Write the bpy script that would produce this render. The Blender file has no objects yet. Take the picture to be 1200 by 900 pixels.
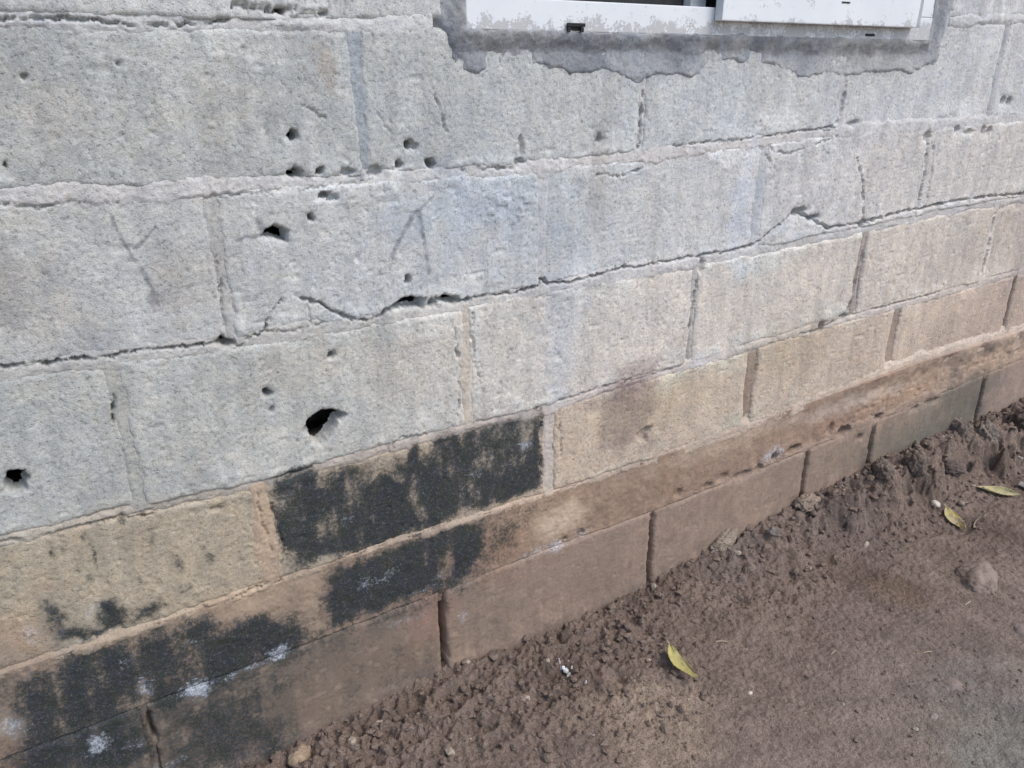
import bpy, math, random
import numpy as np
from mathutils import Vector, Matrix

# ------------------------------------------------------------------ camera, sky, sun, exposure
S = bpy.context.scene
FPX, YAW, PITCH, ROLL = 933.84, 0.5498, -0.4024, -0.0087        # surveyed from the block courses (0.5 x 0.2 m)
CAM = np.array([-0.4103, -1.0533, 0.7671])
def cam_axes():
    cy, sy, cp, sp, cr, sr = math.cos(YAW), math.sin(YAW), math.cos(PITCH), math.sin(PITCH), math.cos(ROLL), math.sin(ROLL)
    f = np.array([sy*cp, cy*cp, sp]); r0 = np.array([cy, -sy, 0.0]); u0 = np.cross(r0, f)
    return cr*r0 + sr*u0, -sr*r0 + cr*u0, f
AR, AU, AF = cam_axes()
cd = bpy.data.cameras.new('camera'); co = bpy.data.objects.new('camera', cd); S.collection.objects.link(co)
cd.sensor_fit = 'HORIZONTAL'; cd.sensor_width = 36.0; cd.lens = 36.0*FPX/1200.0
cd.clip_start = 0.02; cd.clip_end = 2000
m = Matrix.Identity(4)
for i in range(3):
    m[i][0], m[i][1], m[i][2], m[i][3] = AR[i], AU[i], -AF[i], CAM[i]
co.matrix_world = m
S.camera = co

SUN_EL, SUN_AZ = math.radians(52), math.radians(148)           # azimuth clockwise from +y: in front of the wall, to the right
w = bpy.data.worlds.new('World'); S.world = w; w.use_nodes = True
nt = w.node_tree; nt.nodes.clear()
sky = nt.nodes.new('ShaderNodeTexSky'); sky.sky_type = 'NISHITA'; sky.sun_disc = False
sky.sun_elevation = SUN_EL; sky.sun_rotation = SUN_AZ
sky.air_density = 1.0; sky.dust_density = 1.5; sky.ozone_density = 1.0
bg = nt.nodes.new('ShaderNodeBackground'); bg.inputs['Strength'].default_value = 0.15
wo = nt.nodes.new('ShaderNodeOutputWorld')
nt.links.new(sky.outputs[0], bg.inputs[0]); nt.links.new(bg.outputs[0], wo.inputs[0])
sl = bpy.data.lights.new('sun', 'SUN'); sl.energy = 1.5; sl.angle = math.radians(28); sl.color = (1.0, 0.968, 0.928)
so = bpy.data.objects.new('sun', sl); S.collection.objects.link(so)
sd_ = Vector((math.sin(SUN_AZ)*math.cos(SUN_EL), math.cos(SUN_AZ)*math.cos(SUN_EL), math.sin(SUN_EL)))
so.rotation_euler = sd_.to_track_quat('Z', 'Y').to_euler(); so.location = (1, -3, 4)
S.view_settings.view_transform = 'Standard'; S.view_settings.look = 'None'
S.view_settings.exposure = 0.62; S.view_settings.gamma = 1.0
S.view_settings.use_curve_mapping = False
S.cycles.max_bounces = 6; S.cycles.diffuse_bounces = 3; S.cycles.glossy_bounces = 2; S.cycles.transmission_bounces = 4

# ------------------------------------------------------------------ numeric helpers
rng = np.random.default_rng(7)
def wall_at(p):
    """photo measurement (1200 x 900) -> point on the wall plane y = 0, as (x, z)"""
    p = np.atleast_2d(np.array(p, float))
    d = ((p[:, 0]-600)/FPX)[:, None]*AR + ((450-p[:, 1])/FPX)[:, None]*AU + AF
    q = CAM + d*(-CAM[1]/d[:, 1])[:, None]
    return q[:, [0, 2]]
def ground_at(px, py, z=-0.30):
    d = ((px-600)/FPX)*AR + ((450-py)/FPX)*AU + AF
    q = CAM + d*((z-CAM[2])/d[2]); return q
def sstep(a, b, x):
    t = np.clip((x-a)/(b-a), 0, 1); return t*t*(3-2*t)
def vnoise(x, y, seed=0):
    xi = np.floor(x); yi = np.floor(y); fx = x-xi; fy = y-yi
    xi = xi.astype(np.int64); yi = yi.astype(np.int64)
    fx = fx*fx*fx*(fx*(fx*6-15)+10); fy = fy*fy*fy*(fy*(fy*6-15)+10)
    def h(a, b):
        n = (a*374761393 + b*668265263 + seed*982451653) & 0xffffffff
        n = ((n ^ (n >> 13))*1274126177) & 0xffffffff
        n = ((n ^ (n >> 16))*2246822519) & 0xffffffff
        return ((n ^ (n >> 15)) & 0xffffff)/float(0xffffff)
    a = h(xi, yi); b = h(xi+1, yi); c = h(xi, yi+1); d = h(xi+1, yi+1)
    return (a+(b-a)*fx)*(1-fy) + (c+(d-c)*fx)*fy - 0.5          # -0.5 .. 0.5
def fbm(x, y, f, octv=4, seed=0, gain=0.5):
    s = 0; a = 1.0; tot = 0
    for o in range(octv):
        s = s + a*vnoise(x*f+17.3*o, y*f-9.1*o, seed+o); tot += a; a *= gain; f *= 2.03
    return s/tot*1.6
def sd_poly(P, x, y):
    """signed distance to a polygon, negative inside"""
    n = len(P); d2 = np.full(x.shape, 1e9); ins = np.zeros(x.shape, bool)
    for i in range(n):
        ax, ay = P[i]; bx, by = P[(i+1) % n]; ex, ey = bx-ax, by-ay
        t = np.clip(((x-ax)*ex+(y-ay)*ey)/(ex*ex+ey*ey+1e-12), 0, 1)
        d2 = np.minimum(d2, (x-ax-t*ex)**2 + (y-ay-t*ey)**2)
        c = ((ay > y) != (by > y)) & (x < (bx-ax)*(y-ay)/(by-ay+1e-12)+ax)
        ins ^= c
    d = np.sqrt(d2); return np.where(ins, -d, d)
def dist_line(P, W, x, y):
    """distance to a polyline and its half width there"""
    best = np.full(x.shape, 1e9); ww = np.zeros(x.shape)
    for i in range(len(P)-1):
        ax, ay = P[i]; bx, by = P[i+1]; ex, ey = bx-ax, by-ay
        t = np.clip(((x-ax)*ex+(y-ay)*ey)/(ex*ex+ey*ey+1e-12), 0, 1)
        d = np.sqrt((x-ax-t*ex)**2 + (y-ay-t*ey)**2)
        k = d < best; best = np.where(k, d, best); ww = np.where(k, W[i]+(W[i+1]-W[i])*t, ww)
    return best, ww
GAIN, SAT = 1.0, 0.80
def alb(c):
    c = np.array(c, float); g = c.mean(-1, keepdims=True)
    return ((g+(c-g)*SAT)/255.0)**2.2/GAIN
def bbox_sel(x, y, P, pad):
    lo = P.min(0)-pad; hi = P.max(0)+pad
    return (x > lo[0]) & (x < hi[0]) & (y > lo[1]) & (y < hi[1])

# ------------------------------------------------------------------ survey of the wall
def curve(pts):
    a = np.array(pts, float); return lambda x: np.interp(x, a[:, 0], a[:, 1])
BED = {
 'Z': curve([(-2, 1.0), (4, 1.02)]),
 'A': curve([(-.8, .798), (-.38, .796), (-.17, .793), (0, .793), (1.31, .804), (1.6, .812), (3, .812)]),
 'B': curve([(-.9, .62), (-.42, .618), (-.25, .609), (0, .600), (.24, .594), (.49, .595), (.79, .603), (1.04, .606), (1.33, .599), (1.7, .598), (3, .6)]),
 'C': curve([(-.9, .42), (-.47, .417), (-.31, .409), (-.17, .401), (.14, .395), (.3, .398), (.6, .394), (1.09, .395), (1.39, .402), (1.8, .399), (3, .4)]),
 'D': curve([(-.9, .202), (-.52, .2), (-.38, .194), (-.2, .182), (-.07, .184), (.12, .183), (.31, .177), (.42, .186), (.63, .187), (.86, .193), (1.14, .196), (1.46, .197), (1.9, .198), (3, .2)]),
 'E': curve([(-.9, .006), (-.5, .005), (-.35, .003), (-.19, .008), (.03, .007), (.29, 0), (.77, .001), (1.03, .010), (1.18, .016), (1.38, .026), (1.9, .018), (3, .015)]),
 'F': curve([(-.9, -.125), (-.33, -.121), (.07, -.119), (.31, -.112), (.56, -.119), (1.04, -.108), (1.3, -.097), (1.75, -.078), (1.96, -.068), (3, -.06)]),
 'H': curve([(-3, -.34), (4, -.32)]),
 'Y': curve([(-3, 1.2), (4, 1.22)]), 'X': curve([(-3, 1.4), (4, 1.42)]), 'W': curve([(-3, 1.6), (4, 1.62)]), 'V': curve([(-3, 1.8), (4, 1.82)]), 'U': curve([(-3, 2.0), (4, 2.02)]),
}
TILT = .0182
WX0, WX1, WZ0, WZ1 = .159, 1.212, .785, 1.80                    # window opening
HOLES = [  # photo x, y, rx, ry, depth (mm)
 (342, 158, 7, 7, 45), (346, 203, 10, 6, 34), (375, 201, 5.5, 5.5, 30), (407, 202, 8, 6, 12), (440, 201, 9, 6, 12), (380, 229, 8, 5, 18), (388, 232, 7, 5, 9),
 (364, 255, 4.5, 5, 28), (479, 169, 6, 5, 26), (484, 173, 6, 4, 10), (467, 193, 4.5, 6, 20), (505, 192, 5.5, 7, 15), (478, 327, 3.5, 5, 16), (388, 416, 5, 4.5, 18),
 (313, 460, 5.5, 4.5, 28), (318, 480, 4.5, 4, 8), (330, 13, 8, 5, 26), (507, 355, 7, 5, 18), (3, 193, 4, 4, 10), (28, 90, 5, 3, 5), (253, 597, 8, 3, 5),
 (138, 74, 4, 3, 5), (907, 535, 4, 5, 16), (931, 526, 9, 4, 14), (988, 505, 8, 6, 18), (973, 503, 4, 7, 9), (868, 557, 12, 4, 9), (846, 560, 6, 5, 8), (888, 549, 5, 5, 9),
 (172, 805, 4, 6, 6), (143, 608, 4, 6, 4), (822, 312, 4, 9, 8), (962, 383, 3.5, 6, 14), (987, 371, 5, 4, 14), (1010, 262, 5, 5, 14), (1121, 152, 3, 5, 10), (1134, 155, 5, 3, 9), (1152, 153, 3, 6, 11), (1158, 154, 2.5, 5, 10),
 (1176, 118, 3, 5, 12), (1183, 119, 3, 5, 12), (1000, 145, 6, 3, 9), (1086, 160, 4, 6, 11), (935, 248, 9, 5, 18), (952, 255, 7, 4, 14), (702, 163, 4, 5, 9), (608, 190, 5, 4, 9), (610, 170, 3, 14, 5),
 (1029, 488, 5, 4, 16), (1005, 512, 3, 4, 9), (795, 578, 5, 5, 7), (828, 570, 6, 4, 7), (680, 625, 6, 4, 8), (660, 633, 5, 3, 6), (1090, 470, 9, 3, 8), (1070, 478, 5, 3, 8),
]
POLYHOLES = [  # outline, depth (mm)
 ([(356, 505), (362, 492), (374, 483), (385, 480), (406, 486), (396, 494), (389, 507), (376, 521), (367, 519), (364, 510)], 48),
 ([(306, 277), (322, 264), (337, 272), (336, 282), (322, 279)], 45),
 ([(5, 564), (12, 552), (28, 552), (34, 560), (27, 566), (30, 574), (18, 578), (8, 573)], 45),
 ([(252, 402), (260, 396), (275, 401), (268, 406)], 30),
 ([(449, 366), (461, 356), (479, 348), (498, 351), (495, 361), (480, 360), (465, 362)], 34),
 ([(513, 351), (521, 345), (536, 349), (540, 354), (525, 355)], 20),
 ([(746, 509), (755, 502), (764, 500), (760, 508), (757, 517), (750, 517)], 10),
 ([(173, 838), (176, 833), (178, 850), (184, 860), (181, 864), (174, 850)], 12),
]
CRACKS = [  # polyline with half width (mm), depth (mm)
 ([(0, 429, 2.6), (60, 424, 2.4), (120, 418, 2.2), (170, 411, 2.2), (215, 406, 2.0), (252, 402, 2.2)], 14),
 ([(274, 404, 2), (282, 406, 2.4), (295, 394, 2), (310, 389, 1.8), (313, 377, 1.2), (320, 364, 1.3), (330, 352, 1.4), (345, 347, 2.0)], 9),
 ([(345, 347, 2.2), (352, 350, 4.5), (375, 356, 2), (395, 366, 3), (408, 373, 5), (420, 376, 3), (446, 370, 2.4), (452, 364, 3)], 18),
 ([(310, 389, 1.6), (345, 388, 1.4), (362, 381, 1.6), (400, 376, 1.2)], 4),
 ([(358, 352, 1.5), (362, 368, 1.3), (363, 380, 2)], 5),
 ([(538, 353, 3), (562, 347, 2.2), (600, 343, 1.8), (630, 335, 2.4), (634, 326, 3.4), (640, 331, 3.6), (665, 331, 2.4), (700, 322, 2.4), (733, 312, 3.2), (742, 314, 2.4), (800, 303, 2.6), (850, 295, 2.6), (880, 288, 2.8), (890, 281, 2.4)], 16), ([(890, 280, 2), (906, 267, 1.4), (922, 255, 2)], 6), ([(922, 255, 3), (933, 249, 5), (950, 254, 5), (958, 262, 5), (968, 267, 3.6), (1010, 261, 4), (1060, 247, 3.6), (1080, 244, 4), (1120, 235, 3.6), (1160, 230, 3.6), (1200, 227, 4)], 16),
 ([(1003, 183, 2), (1009, 205, 3), (1011, 232, 3.6), (1011, 258, 4)], 12),
 ([(1087, 160, 4), (1083, 200, 3.4), (1075, 243, 4)], 10), ([(1093, 165, 2.5), (1091, 200, 2.5), (1086, 238, 2.5)], 6),
 ([(992, 95, 4), (987, 122, 4), (984, 136, 5), (976, 148, 3), (940, 153, 1.6), (900, 160, 1.4), (830, 166, 1.5), (790, 170, 1.2)], 8),
 ([(753, 106, 2.2), (752, 130, 3), (750, 160, 3.4), (748, 174, 2)], 12),
 ([(816, 330, 3), (812, 355, 3), (806, 386, 3.4)], 10), ([(1013, 290, 3), (1000, 345, 4), (990, 371, 5)], 9), ([(1166, 250, 4), (1158, 290, 5), (1150, 318, 5)], 12),
 ([(0, 240, 1.8), (30, 241, 2.2), (50, 244, 1.8), (90, 236, 1.5), (110, 240, 2), (140, 237, 1.4)], 5),
 ([(0, 22, 2), (60, 21, 2.4), (100, 24, 2), (160, 30, 2), (190, 29, 3), (230, 27, 2.4), (268, 24, 2)], 7),
 ([(272, 6, 3), (300, 10, 3), (322, 13, 4), (345, 13, 3), (400, 18, 2.4)], 12),
 ([(133, 462, 3), (133, 480, 2.6), (131, 500, 2.2)], 9), ([(252, 300, 2), (258, 330, 1.8), (263, 385, 2)], 4),
 ([(531, 384, 2), (534, 400, 3), (537, 425, 2.4), (538, 455, 1.8), (536, 486, 3)], 6), ([(553, 366, 2.2), (554, 400, 1.8), (556, 430, 2), (562, 448, 2.4)], 5),
 ([(634, 478, 3), (636, 500, 3), (634, 530, 4), (636, 558, 3.4)], 9), ([(655, 482, 3), (656, 505, 2), (658, 535, 2)], 4),
 ([(300, 575, 2), (305, 600, 2), (318, 645, 1.6)], 4), ([(330, 660, 2), (332, 640, 2), (326, 615, 2), (318, 590, 3)], 5),
 ([(228, 232, 1.8), (300, 226, 1.8), (420, 215, 1.6)], 4), ([(540, 199, 1.8), (600, 196, 2), (612, 190, 3)], 6),
 ([(700, 204, 2), (730, 206, 2.4), (760, 195, 2)], 6), ([(0, 636, 2), (60, 626, 2), (110, 612, 2.2), (180, 603, 1.8)], 6),
 ([(240, 712, 3), (262, 705, 3), (300, 688, 3), (330, 680, 2.4)], 9), ([(455, 527, 2), (470, 512, 2), (500, 510, 1.8)], 5),
 ([(900, 170, 2), (905, 178, 2), (925, 180, 2), (980, 160, 2)], 5), ([(887, 170, 2), (900, 185, 2), (908, 200, 2)], 4),
 ([(935, 392, 2.6), (960, 386, 3), (985, 372, 3), (1050, 355, 2.6), (1100, 342, 2.4)], 8), ([(655, 470, 2), (700, 455, 2.4), (760, 440, 2.6), (800, 428, 2)], 6),
 ([(440, 130, 1.8), (450, 145, 2), (462, 158, 1.8)], 3), ([(510, 112, 2), (516, 130, 2), (523, 155, 2)], 4), ([(345, 120, 1.6), (365, 128, 2), (380, 138, 1.6)], 3),
]
SCRATCH = [  # dark drawn or scraped lines: polyline, half width mm
 ([(130, 252), (142, 280), (165, 315), (180, 342)], 2.4), ([(183, 266), (170, 280), (158, 292)], 2.0),
 ([(489, 246), (476, 268), (466, 285), (456, 312)], 3.2), ([(490, 245), (494, 268), (498, 290), (503, 320)], 3.0), ([(508, 230), (492, 245)], 2.2),
 ([(280, 279), (295, 277), (308, 273)], 3.0), ([(300, 258), (310, 268)], 5.0),
]
W_HOLES = [(wall_at([(h[0], h[1])])[0], wall_at([(h[0]-h[2], h[1]), (h[0]+h[2], h[1]), (h[0], h[1]-h[3]), (h[0], h[1]+h[3])]), h[4]/1000) for h in HOLES]
W_PH = [(wall_at(p), d/1000) for p, d in POLYHOLES]
W_CR = [(wall_at([q[:2] for q in p]), [q[2]/1000 for q in p], d/1000) for p, d in CRACKS]
W_SC = [(wall_at(p), h/1000) for p, h in SCRATCH]

def carve(x, z, cut=None):
    """depth of holes, gouges and cracks below the wall face, in metres"""
    out = np.zeros_like(x)
    nx = fbm(x, z, 130, 4, 41, .65)*0.0062; nz = fbm(x, z, 130, 4, 57, .65)*0.0062
    xw, zw = x+nx, z+nz
    for c, q, d in W_HOLES:
        rx = max(abs(q[1][0]-q[0][0])/2, .0025); rz = max(abs(q[2][1]-q[3][1])/2, .0025); deep = d > .024; d = d if d < .0125 else .024
        k = (np.abs(x-c[0]) < rx*2.2+.004) & (np.abs(z-c[1]) < rz*2.2+.004)
        if k.any():
            r = np.sqrt(((xw[k]-c[0])/rx)**2 + ((zw[k]-c[1])/rz)**2)
            out[k] = np.maximum(out[k], d*(1-sstep(.62, 1.08, r)) + .0016*(1-sstep(.9, 2.0, r)))
            if deep and cut is not None: cut[k] |= r < .72
    for P, d in W_PH:
        k = bbox_sel(x, z, P, .01)
        if k.any():
            s = sd_poly(P, xw[k]-nx[k]*.4, zw[k]-nz[k]*.4)
            flo = .027 if d > .012 else d*(.85+.4*fbm(x[k], z[k], 45, 2, 5))
            out[k] = np.maximum(out[k], flo*(1-sstep(-.0012, .0026, s)) + .0016*(1-sstep(-.001, .007, s)))
            if d > .012 and cut is not None: cut[k] |= s < -.0010
    for P, W, d in W_CR:
        k = bbox_sel(x, z, P, .012)
        if k.any():
            s, ww = dist_line(P, W, xw[k], zw[k])
            var = np.clip(.70+1.25*fbm(x[k], z[k], 60, 2, 77), .12, 1.5); d = d*1.15
            out[k] = np.maximum(out[k], d*var*(1-sstep(.25, 1.15, s/(ww*(.42+.52*var)))))
    return out

# broad relief shared by everything in the wall
def relief(x, z):
    return .0024*fbm(x, z, 7, 2, 3) + .0003*fbm(x, z, 70, 3, 8) + .0006*fbm(x, z, 260, 2, 12)

# ---------------- colour fields of the wall (albedo, top-left shading included) and stain masks
def table(t):
    xs = [a for a, _ in t]; cs = np.array([alb(c) for _, c in t])
    return lambda x: np.stack([np.interp(x, xs, cs[:, i]) for i in range(3)], -1)
COURSE_COL = {
 'c0': table([(-.4, (178, 179, 176)), (1.5, (186, 185, 185))]),
 'c1': table([(-.4, (165, 167, 163)), (.1, (175, 177, 174)), (.5, (181, 183, 181)), (1.0, (185, 185, 184)), (1.5, (186, 185, 184))]),  # left end darkened in the colour to stand for shading at top left
 'c2': table([(-.5, (174, 173, 168)), (.0, (179, 180, 177)), (.4, (182, 184, 183)), (.8, (193, 190, 187)), (1.2, (192, 187, 182)), (1.7, (188, 181, 174))]),
 'c3': table([(-.5, (167, 168, 162)), (0, (179, 178, 171)), (.3, (193, 186, 177)), (.6, (198, 188, 177)), (1, (196, 185, 173)), (1.7, (186, 173, 160))]),
 'c4': table([(-.6, (162, 150, 129)), (-.3, (170, 156, 133)), (0, (168, 151, 129)), (.4, (196, 177, 156)), (.6, (204, 184, 161)), (1, (202, 183, 163)), (1.7, (184, 163, 147))]),
 'F': table([(-.6, (146, 127, 109)), (0, (156, 133, 112)), (.5, (150, 123, 103)), (1.2, (152, 126, 108)), (1.9, (184, 160, 140))]),
 'G': table([(-.6, (106, 96, 86)), (-.1, (112, 101, 90)), (.3, (143, 122, 108)), (.8, (150, 129, 114)), (1.3, (147, 128, 113)), (1.5, (134, 124, 111)), (2, (154, 134, 122))]),
}
SPLATS = [  # photo x, y, rx, ry, colour, strength : discoloured patches
 (735, 472, 28, 46, (138, 120, 115), .95), (183, 350, 9, 8, (118, 120, 128), .8), (660, 390, 18, 70, (188, 192, 198), .5), (700, 220, 12, 60, (160, 150, 142), .35), (765, 260, 10, 60, (165, 158, 152), .3),
 (250, 120, 60, 40, (170, 164, 154), .35), (385, 85, 12, 25, (172, 152, 132), .4), (60, 130, 60, 30, (182, 172, 162), .35), (480, 430, 60, 40, (184, 172, 156), .35), (360, 430, 70, 25, (184, 174, 158), .35),
 (60, 360, 50, 60, (166, 158, 148), .4), (220, 330, 40, 40, (172, 160, 146), .35), (5, 340, 18, 40, (148, 142, 136), .5), (85, 410, 45, 12, (150, 154, 156), .45),
 (870, 235, 10, 60, (186, 194, 206), .5), (560, 240, 80, 25, (176, 184, 194), .5), (530, 250, 12, 60, (176, 180, 186), .4), (1030, 60, 60, 40, (186, 180, 172), .35),
 (20, 750, 40, 35, (170, 138, 112), .6), (30, 710, 30, 20, (165, 145, 120), .3), (660, 610, 30, 14, (196, 172, 146), .75), (625, 598, 30, 20, (180, 150, 122), .4), (590, 640, 30, 30, (160, 122, 96), .5),
 (1060, 455, 40, 14, (178, 142, 112), .6), (1160, 425, 40, 12, (172, 142, 118), .5), (980, 490, 30, 14, (160, 124, 102), .5), (1000, 470, 60, 8, (190, 172, 156), .5), (850, 520, 70, 8, (190, 165, 140), .4),
 (930, 410, 40, 30, (180, 158, 128), .4), (760, 480, 60, 22, (182, 160, 130), .4), (420, 700, 22, 50, (142, 114, 98), .45), (355, 800, 18, 50, (132, 108, 92), .35), (500, 730, 26, 24, (150, 116, 98), .5), (1130, 470, 26, 30, (96, 92, 84), .7), (1080, 500, 50, 22, (116, 108, 96), .5), (1060, 520, 40, 18, (108, 104, 92), .45), (640, 660, 40, 20, (150, 126, 108), .3), (700, 690, 30, 22, (124, 104, 92), .35), (850, 590, 40, 22, (150, 126, 106), .35), (580, 720, 30, 20, (128, 110, 98), .35), (910, 560, 25, 20, (128, 110, 96), .35), (990, 540, 20, 20, (118, 106, 94), .4), (1190, 460, 25, 30, (152, 130, 120), .5),
 (310, 610, 12, 20, (172, 146, 116), .5), (300, 700, 50, 16, (178, 152, 124), .45), (420, 560, 30, 12, (158, 138, 116), .5), (480, 545, 40, 12, (162, 142, 120), .5), (590, 510, 40, 16, (140, 132, 120), .6), (115, 610, 80, 12, (172, 156, 136), .35),
 (510, 700, 20, 20, (160, 122, 104), .4), (20, 885, 30, 20, (140, 110, 90), .6), (560, 300, 200, 30, (182, 182, 182), .25),
]
MOLD = [  # outline, strength, softness (m)
 ([(322, 562), (340, 548), (363, 544), (371, 570), (387, 574), (399, 549), (420, 549), (429, 568), (440, 556), (449, 550), (460, 557), (471, 562), (477, 537), (484, 526), (494, 543), (504, 545), (508, 516), (522, 503), (537, 507), (549, 530), (558, 548), (572, 545), (588, 556), (592, 530), (597, 528), (604, 548), (612, 545), (618, 500), (630, 478), (634, 480), (635, 568), (600, 582), (570, 594), (540, 600), (495, 618), (450, 634), (405, 646), (358, 656), (346, 650), (326, 620)], 1.0, .010),
 ([(592, 512), (600, 509), (604, 540), (594, 545)], .75, .006), ([(560, 505), (575, 498), (580, 530), (565, 540)], .45, .012),
 ([(565, 607), (545, 612), (495, 632), (450, 648), (405, 664), (390, 676), (380, 700), (378, 722), (386, 736), (405, 726), (440, 714), (470, 702), (500, 694), (525, 690), (552, 668), (564, 640)], .95, .016),
 ([(183, 735), (205, 733), (240, 727), (258, 742), (275, 730), (300, 722), (318, 728), (345, 722), (365, 738), (384, 735), (378, 748), (353, 755), (330, 768), (300, 782), (255, 800), (212, 818), (175, 832), (160, 860), (110, 890), (60, 890), (30, 850), (30, 815), (48, 788), (80, 772), (115, 758), (155, 752)], 1.0, .018),
 ([(50, 708), (60, 704), (72, 716), (74, 735), (100, 738), (118, 735), (120, 706), (132, 702), (148, 715), (152, 728), (165, 712), (182, 706), (190, 714), (170, 728), (120, 742), (85, 752), (62, 758), (54, 740)], .85, .008),
 ([(205, 790), (300, 780), (340, 790), (340, 870), (290, 900), (60, 900), (150, 860)], .45, .05),
 ([(400, 750), (420, 740), (430, 820), (400, 840)], .34, .02), ([(455, 760), (505, 740), (515, 790), (460, 810), (440, 800)], .36, .03),
 ([(540, 505), (632, 482), (635, 566), (560, 594), (545, 560)], .78, .012), ([(318, 570), (634, 500), (636, 570), (480, 628), (340, 668)], .62, .012), ([(30, 770), (180, 735), (380, 730), (520, 690), (560, 640), (570, 605), (640, 590), (600, 640), (540, 690), (330, 790), (180, 900), (0, 900), (0, 800)], .50, .04),
 ([(30, 805), (140, 800), (172, 835), (172, 880), (150, 905), (30, 905)], 1.0, .03), ([(185, 830), (330, 785), (350, 810), (345, 880), (280, 905), (190, 905)], .60, .04),
 ([(0, 870), (30, 872), (30, 900), (0, 900)], .6, .015), ([(0, 810), (20, 815), (15, 840), (0, 850)], .4, .02),
 ([(1140, 440), (1157, 436), (1152, 490), (1132, 492)], .30, .04),
]
MOLD_DOTS = [(138, 607, 5, 7), (100, 633, 4, 6), (110, 677, 5, 8), (176, 632, 4, 12), (245, 650, 6, 12), (212, 690, 7, 6), (221, 688, 5, 5), (166, 684, 4, 5), (110, 650, 3, 20), (205, 660, 8, 12), (60, 650, 3, 8), (330, 560, 8, 4), (445, 540, 8, 3), (290, 590, 10, 4)]
WHITE = [(230, 806, 15, 9, .95), (172, 806, 10, 12, .6), (115, 870, 14, 9, .85), (324, 766, 13, 7, .8), (750, 606, 10, 8, .0), (650, 640, 10, 6, .75), (630, 645, 16, 4, .6), (680, 625, 10, 4, .5), (906, 531, 12, 7, .8), (430, 682, 10, 7, .55), (15, 850, 12, 14, .6), (35, 745, 10, 12, .45), (110, 718, 9, 8, .5), (225, 752, 10, 6, .4), (145, 778, 10, 7, .35), (518, 672, 8, 5, .5), (541, 722, 7, 6, .5), (475, 725, 30, 5, .35), (280, 788, 30, 4, .4), (820, 425, 14, 6, .7), (835, 418, 14, 3, .5), (615, 522, 7, 7, .6), (555, 555, 8, 6, .4), (405, 612, 9, 7, .35), (500, 690, 20, 3, .4), (455, 675, 14, 5, .45), (200, 893, 24, 5, .45), (160, 870, 14, 6, .35), (805, 95, 3, 5, .6), (580, 242, 5, 4, .3), (40, 790, 10, 8, .35), (620, 485, 10, 12, .3)]
W_SP = []
for s in SPLATS:
    q = wall_at([(s[0]-s[2], s[1]), (s[0]+s[2], s[1]), (s[0], s[1]-s[3]), (s[0], s[1]+s[3])])
    W_SP.append((wall_at([s[:2]])[0], abs(q[1][0]-q[0][0])/2, abs(q[2][1]-q[3][1])/2, alb(s[4]), s[5]))
W_MO = [(wall_at(p), s, f) for p, s, f in MOLD]
def ell(l):
    o = []
    for s in l:
        q = wall_at([(s[0]-s[2], s[1]), (s[0]+s[2], s[1]), (s[0], s[1]-s[3]), (s[0], s[1]+s[3])])
        o.append((wall_at([s[:2]])[0], abs(q[1][0]-q[0][0])/2, abs(q[2][1]-q[3][1])/2, s[4] if len(s) > 4 else .9))
    return o
W_MD = ell(MOLD_DOTS); W_WH = ell(WHITE)

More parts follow.
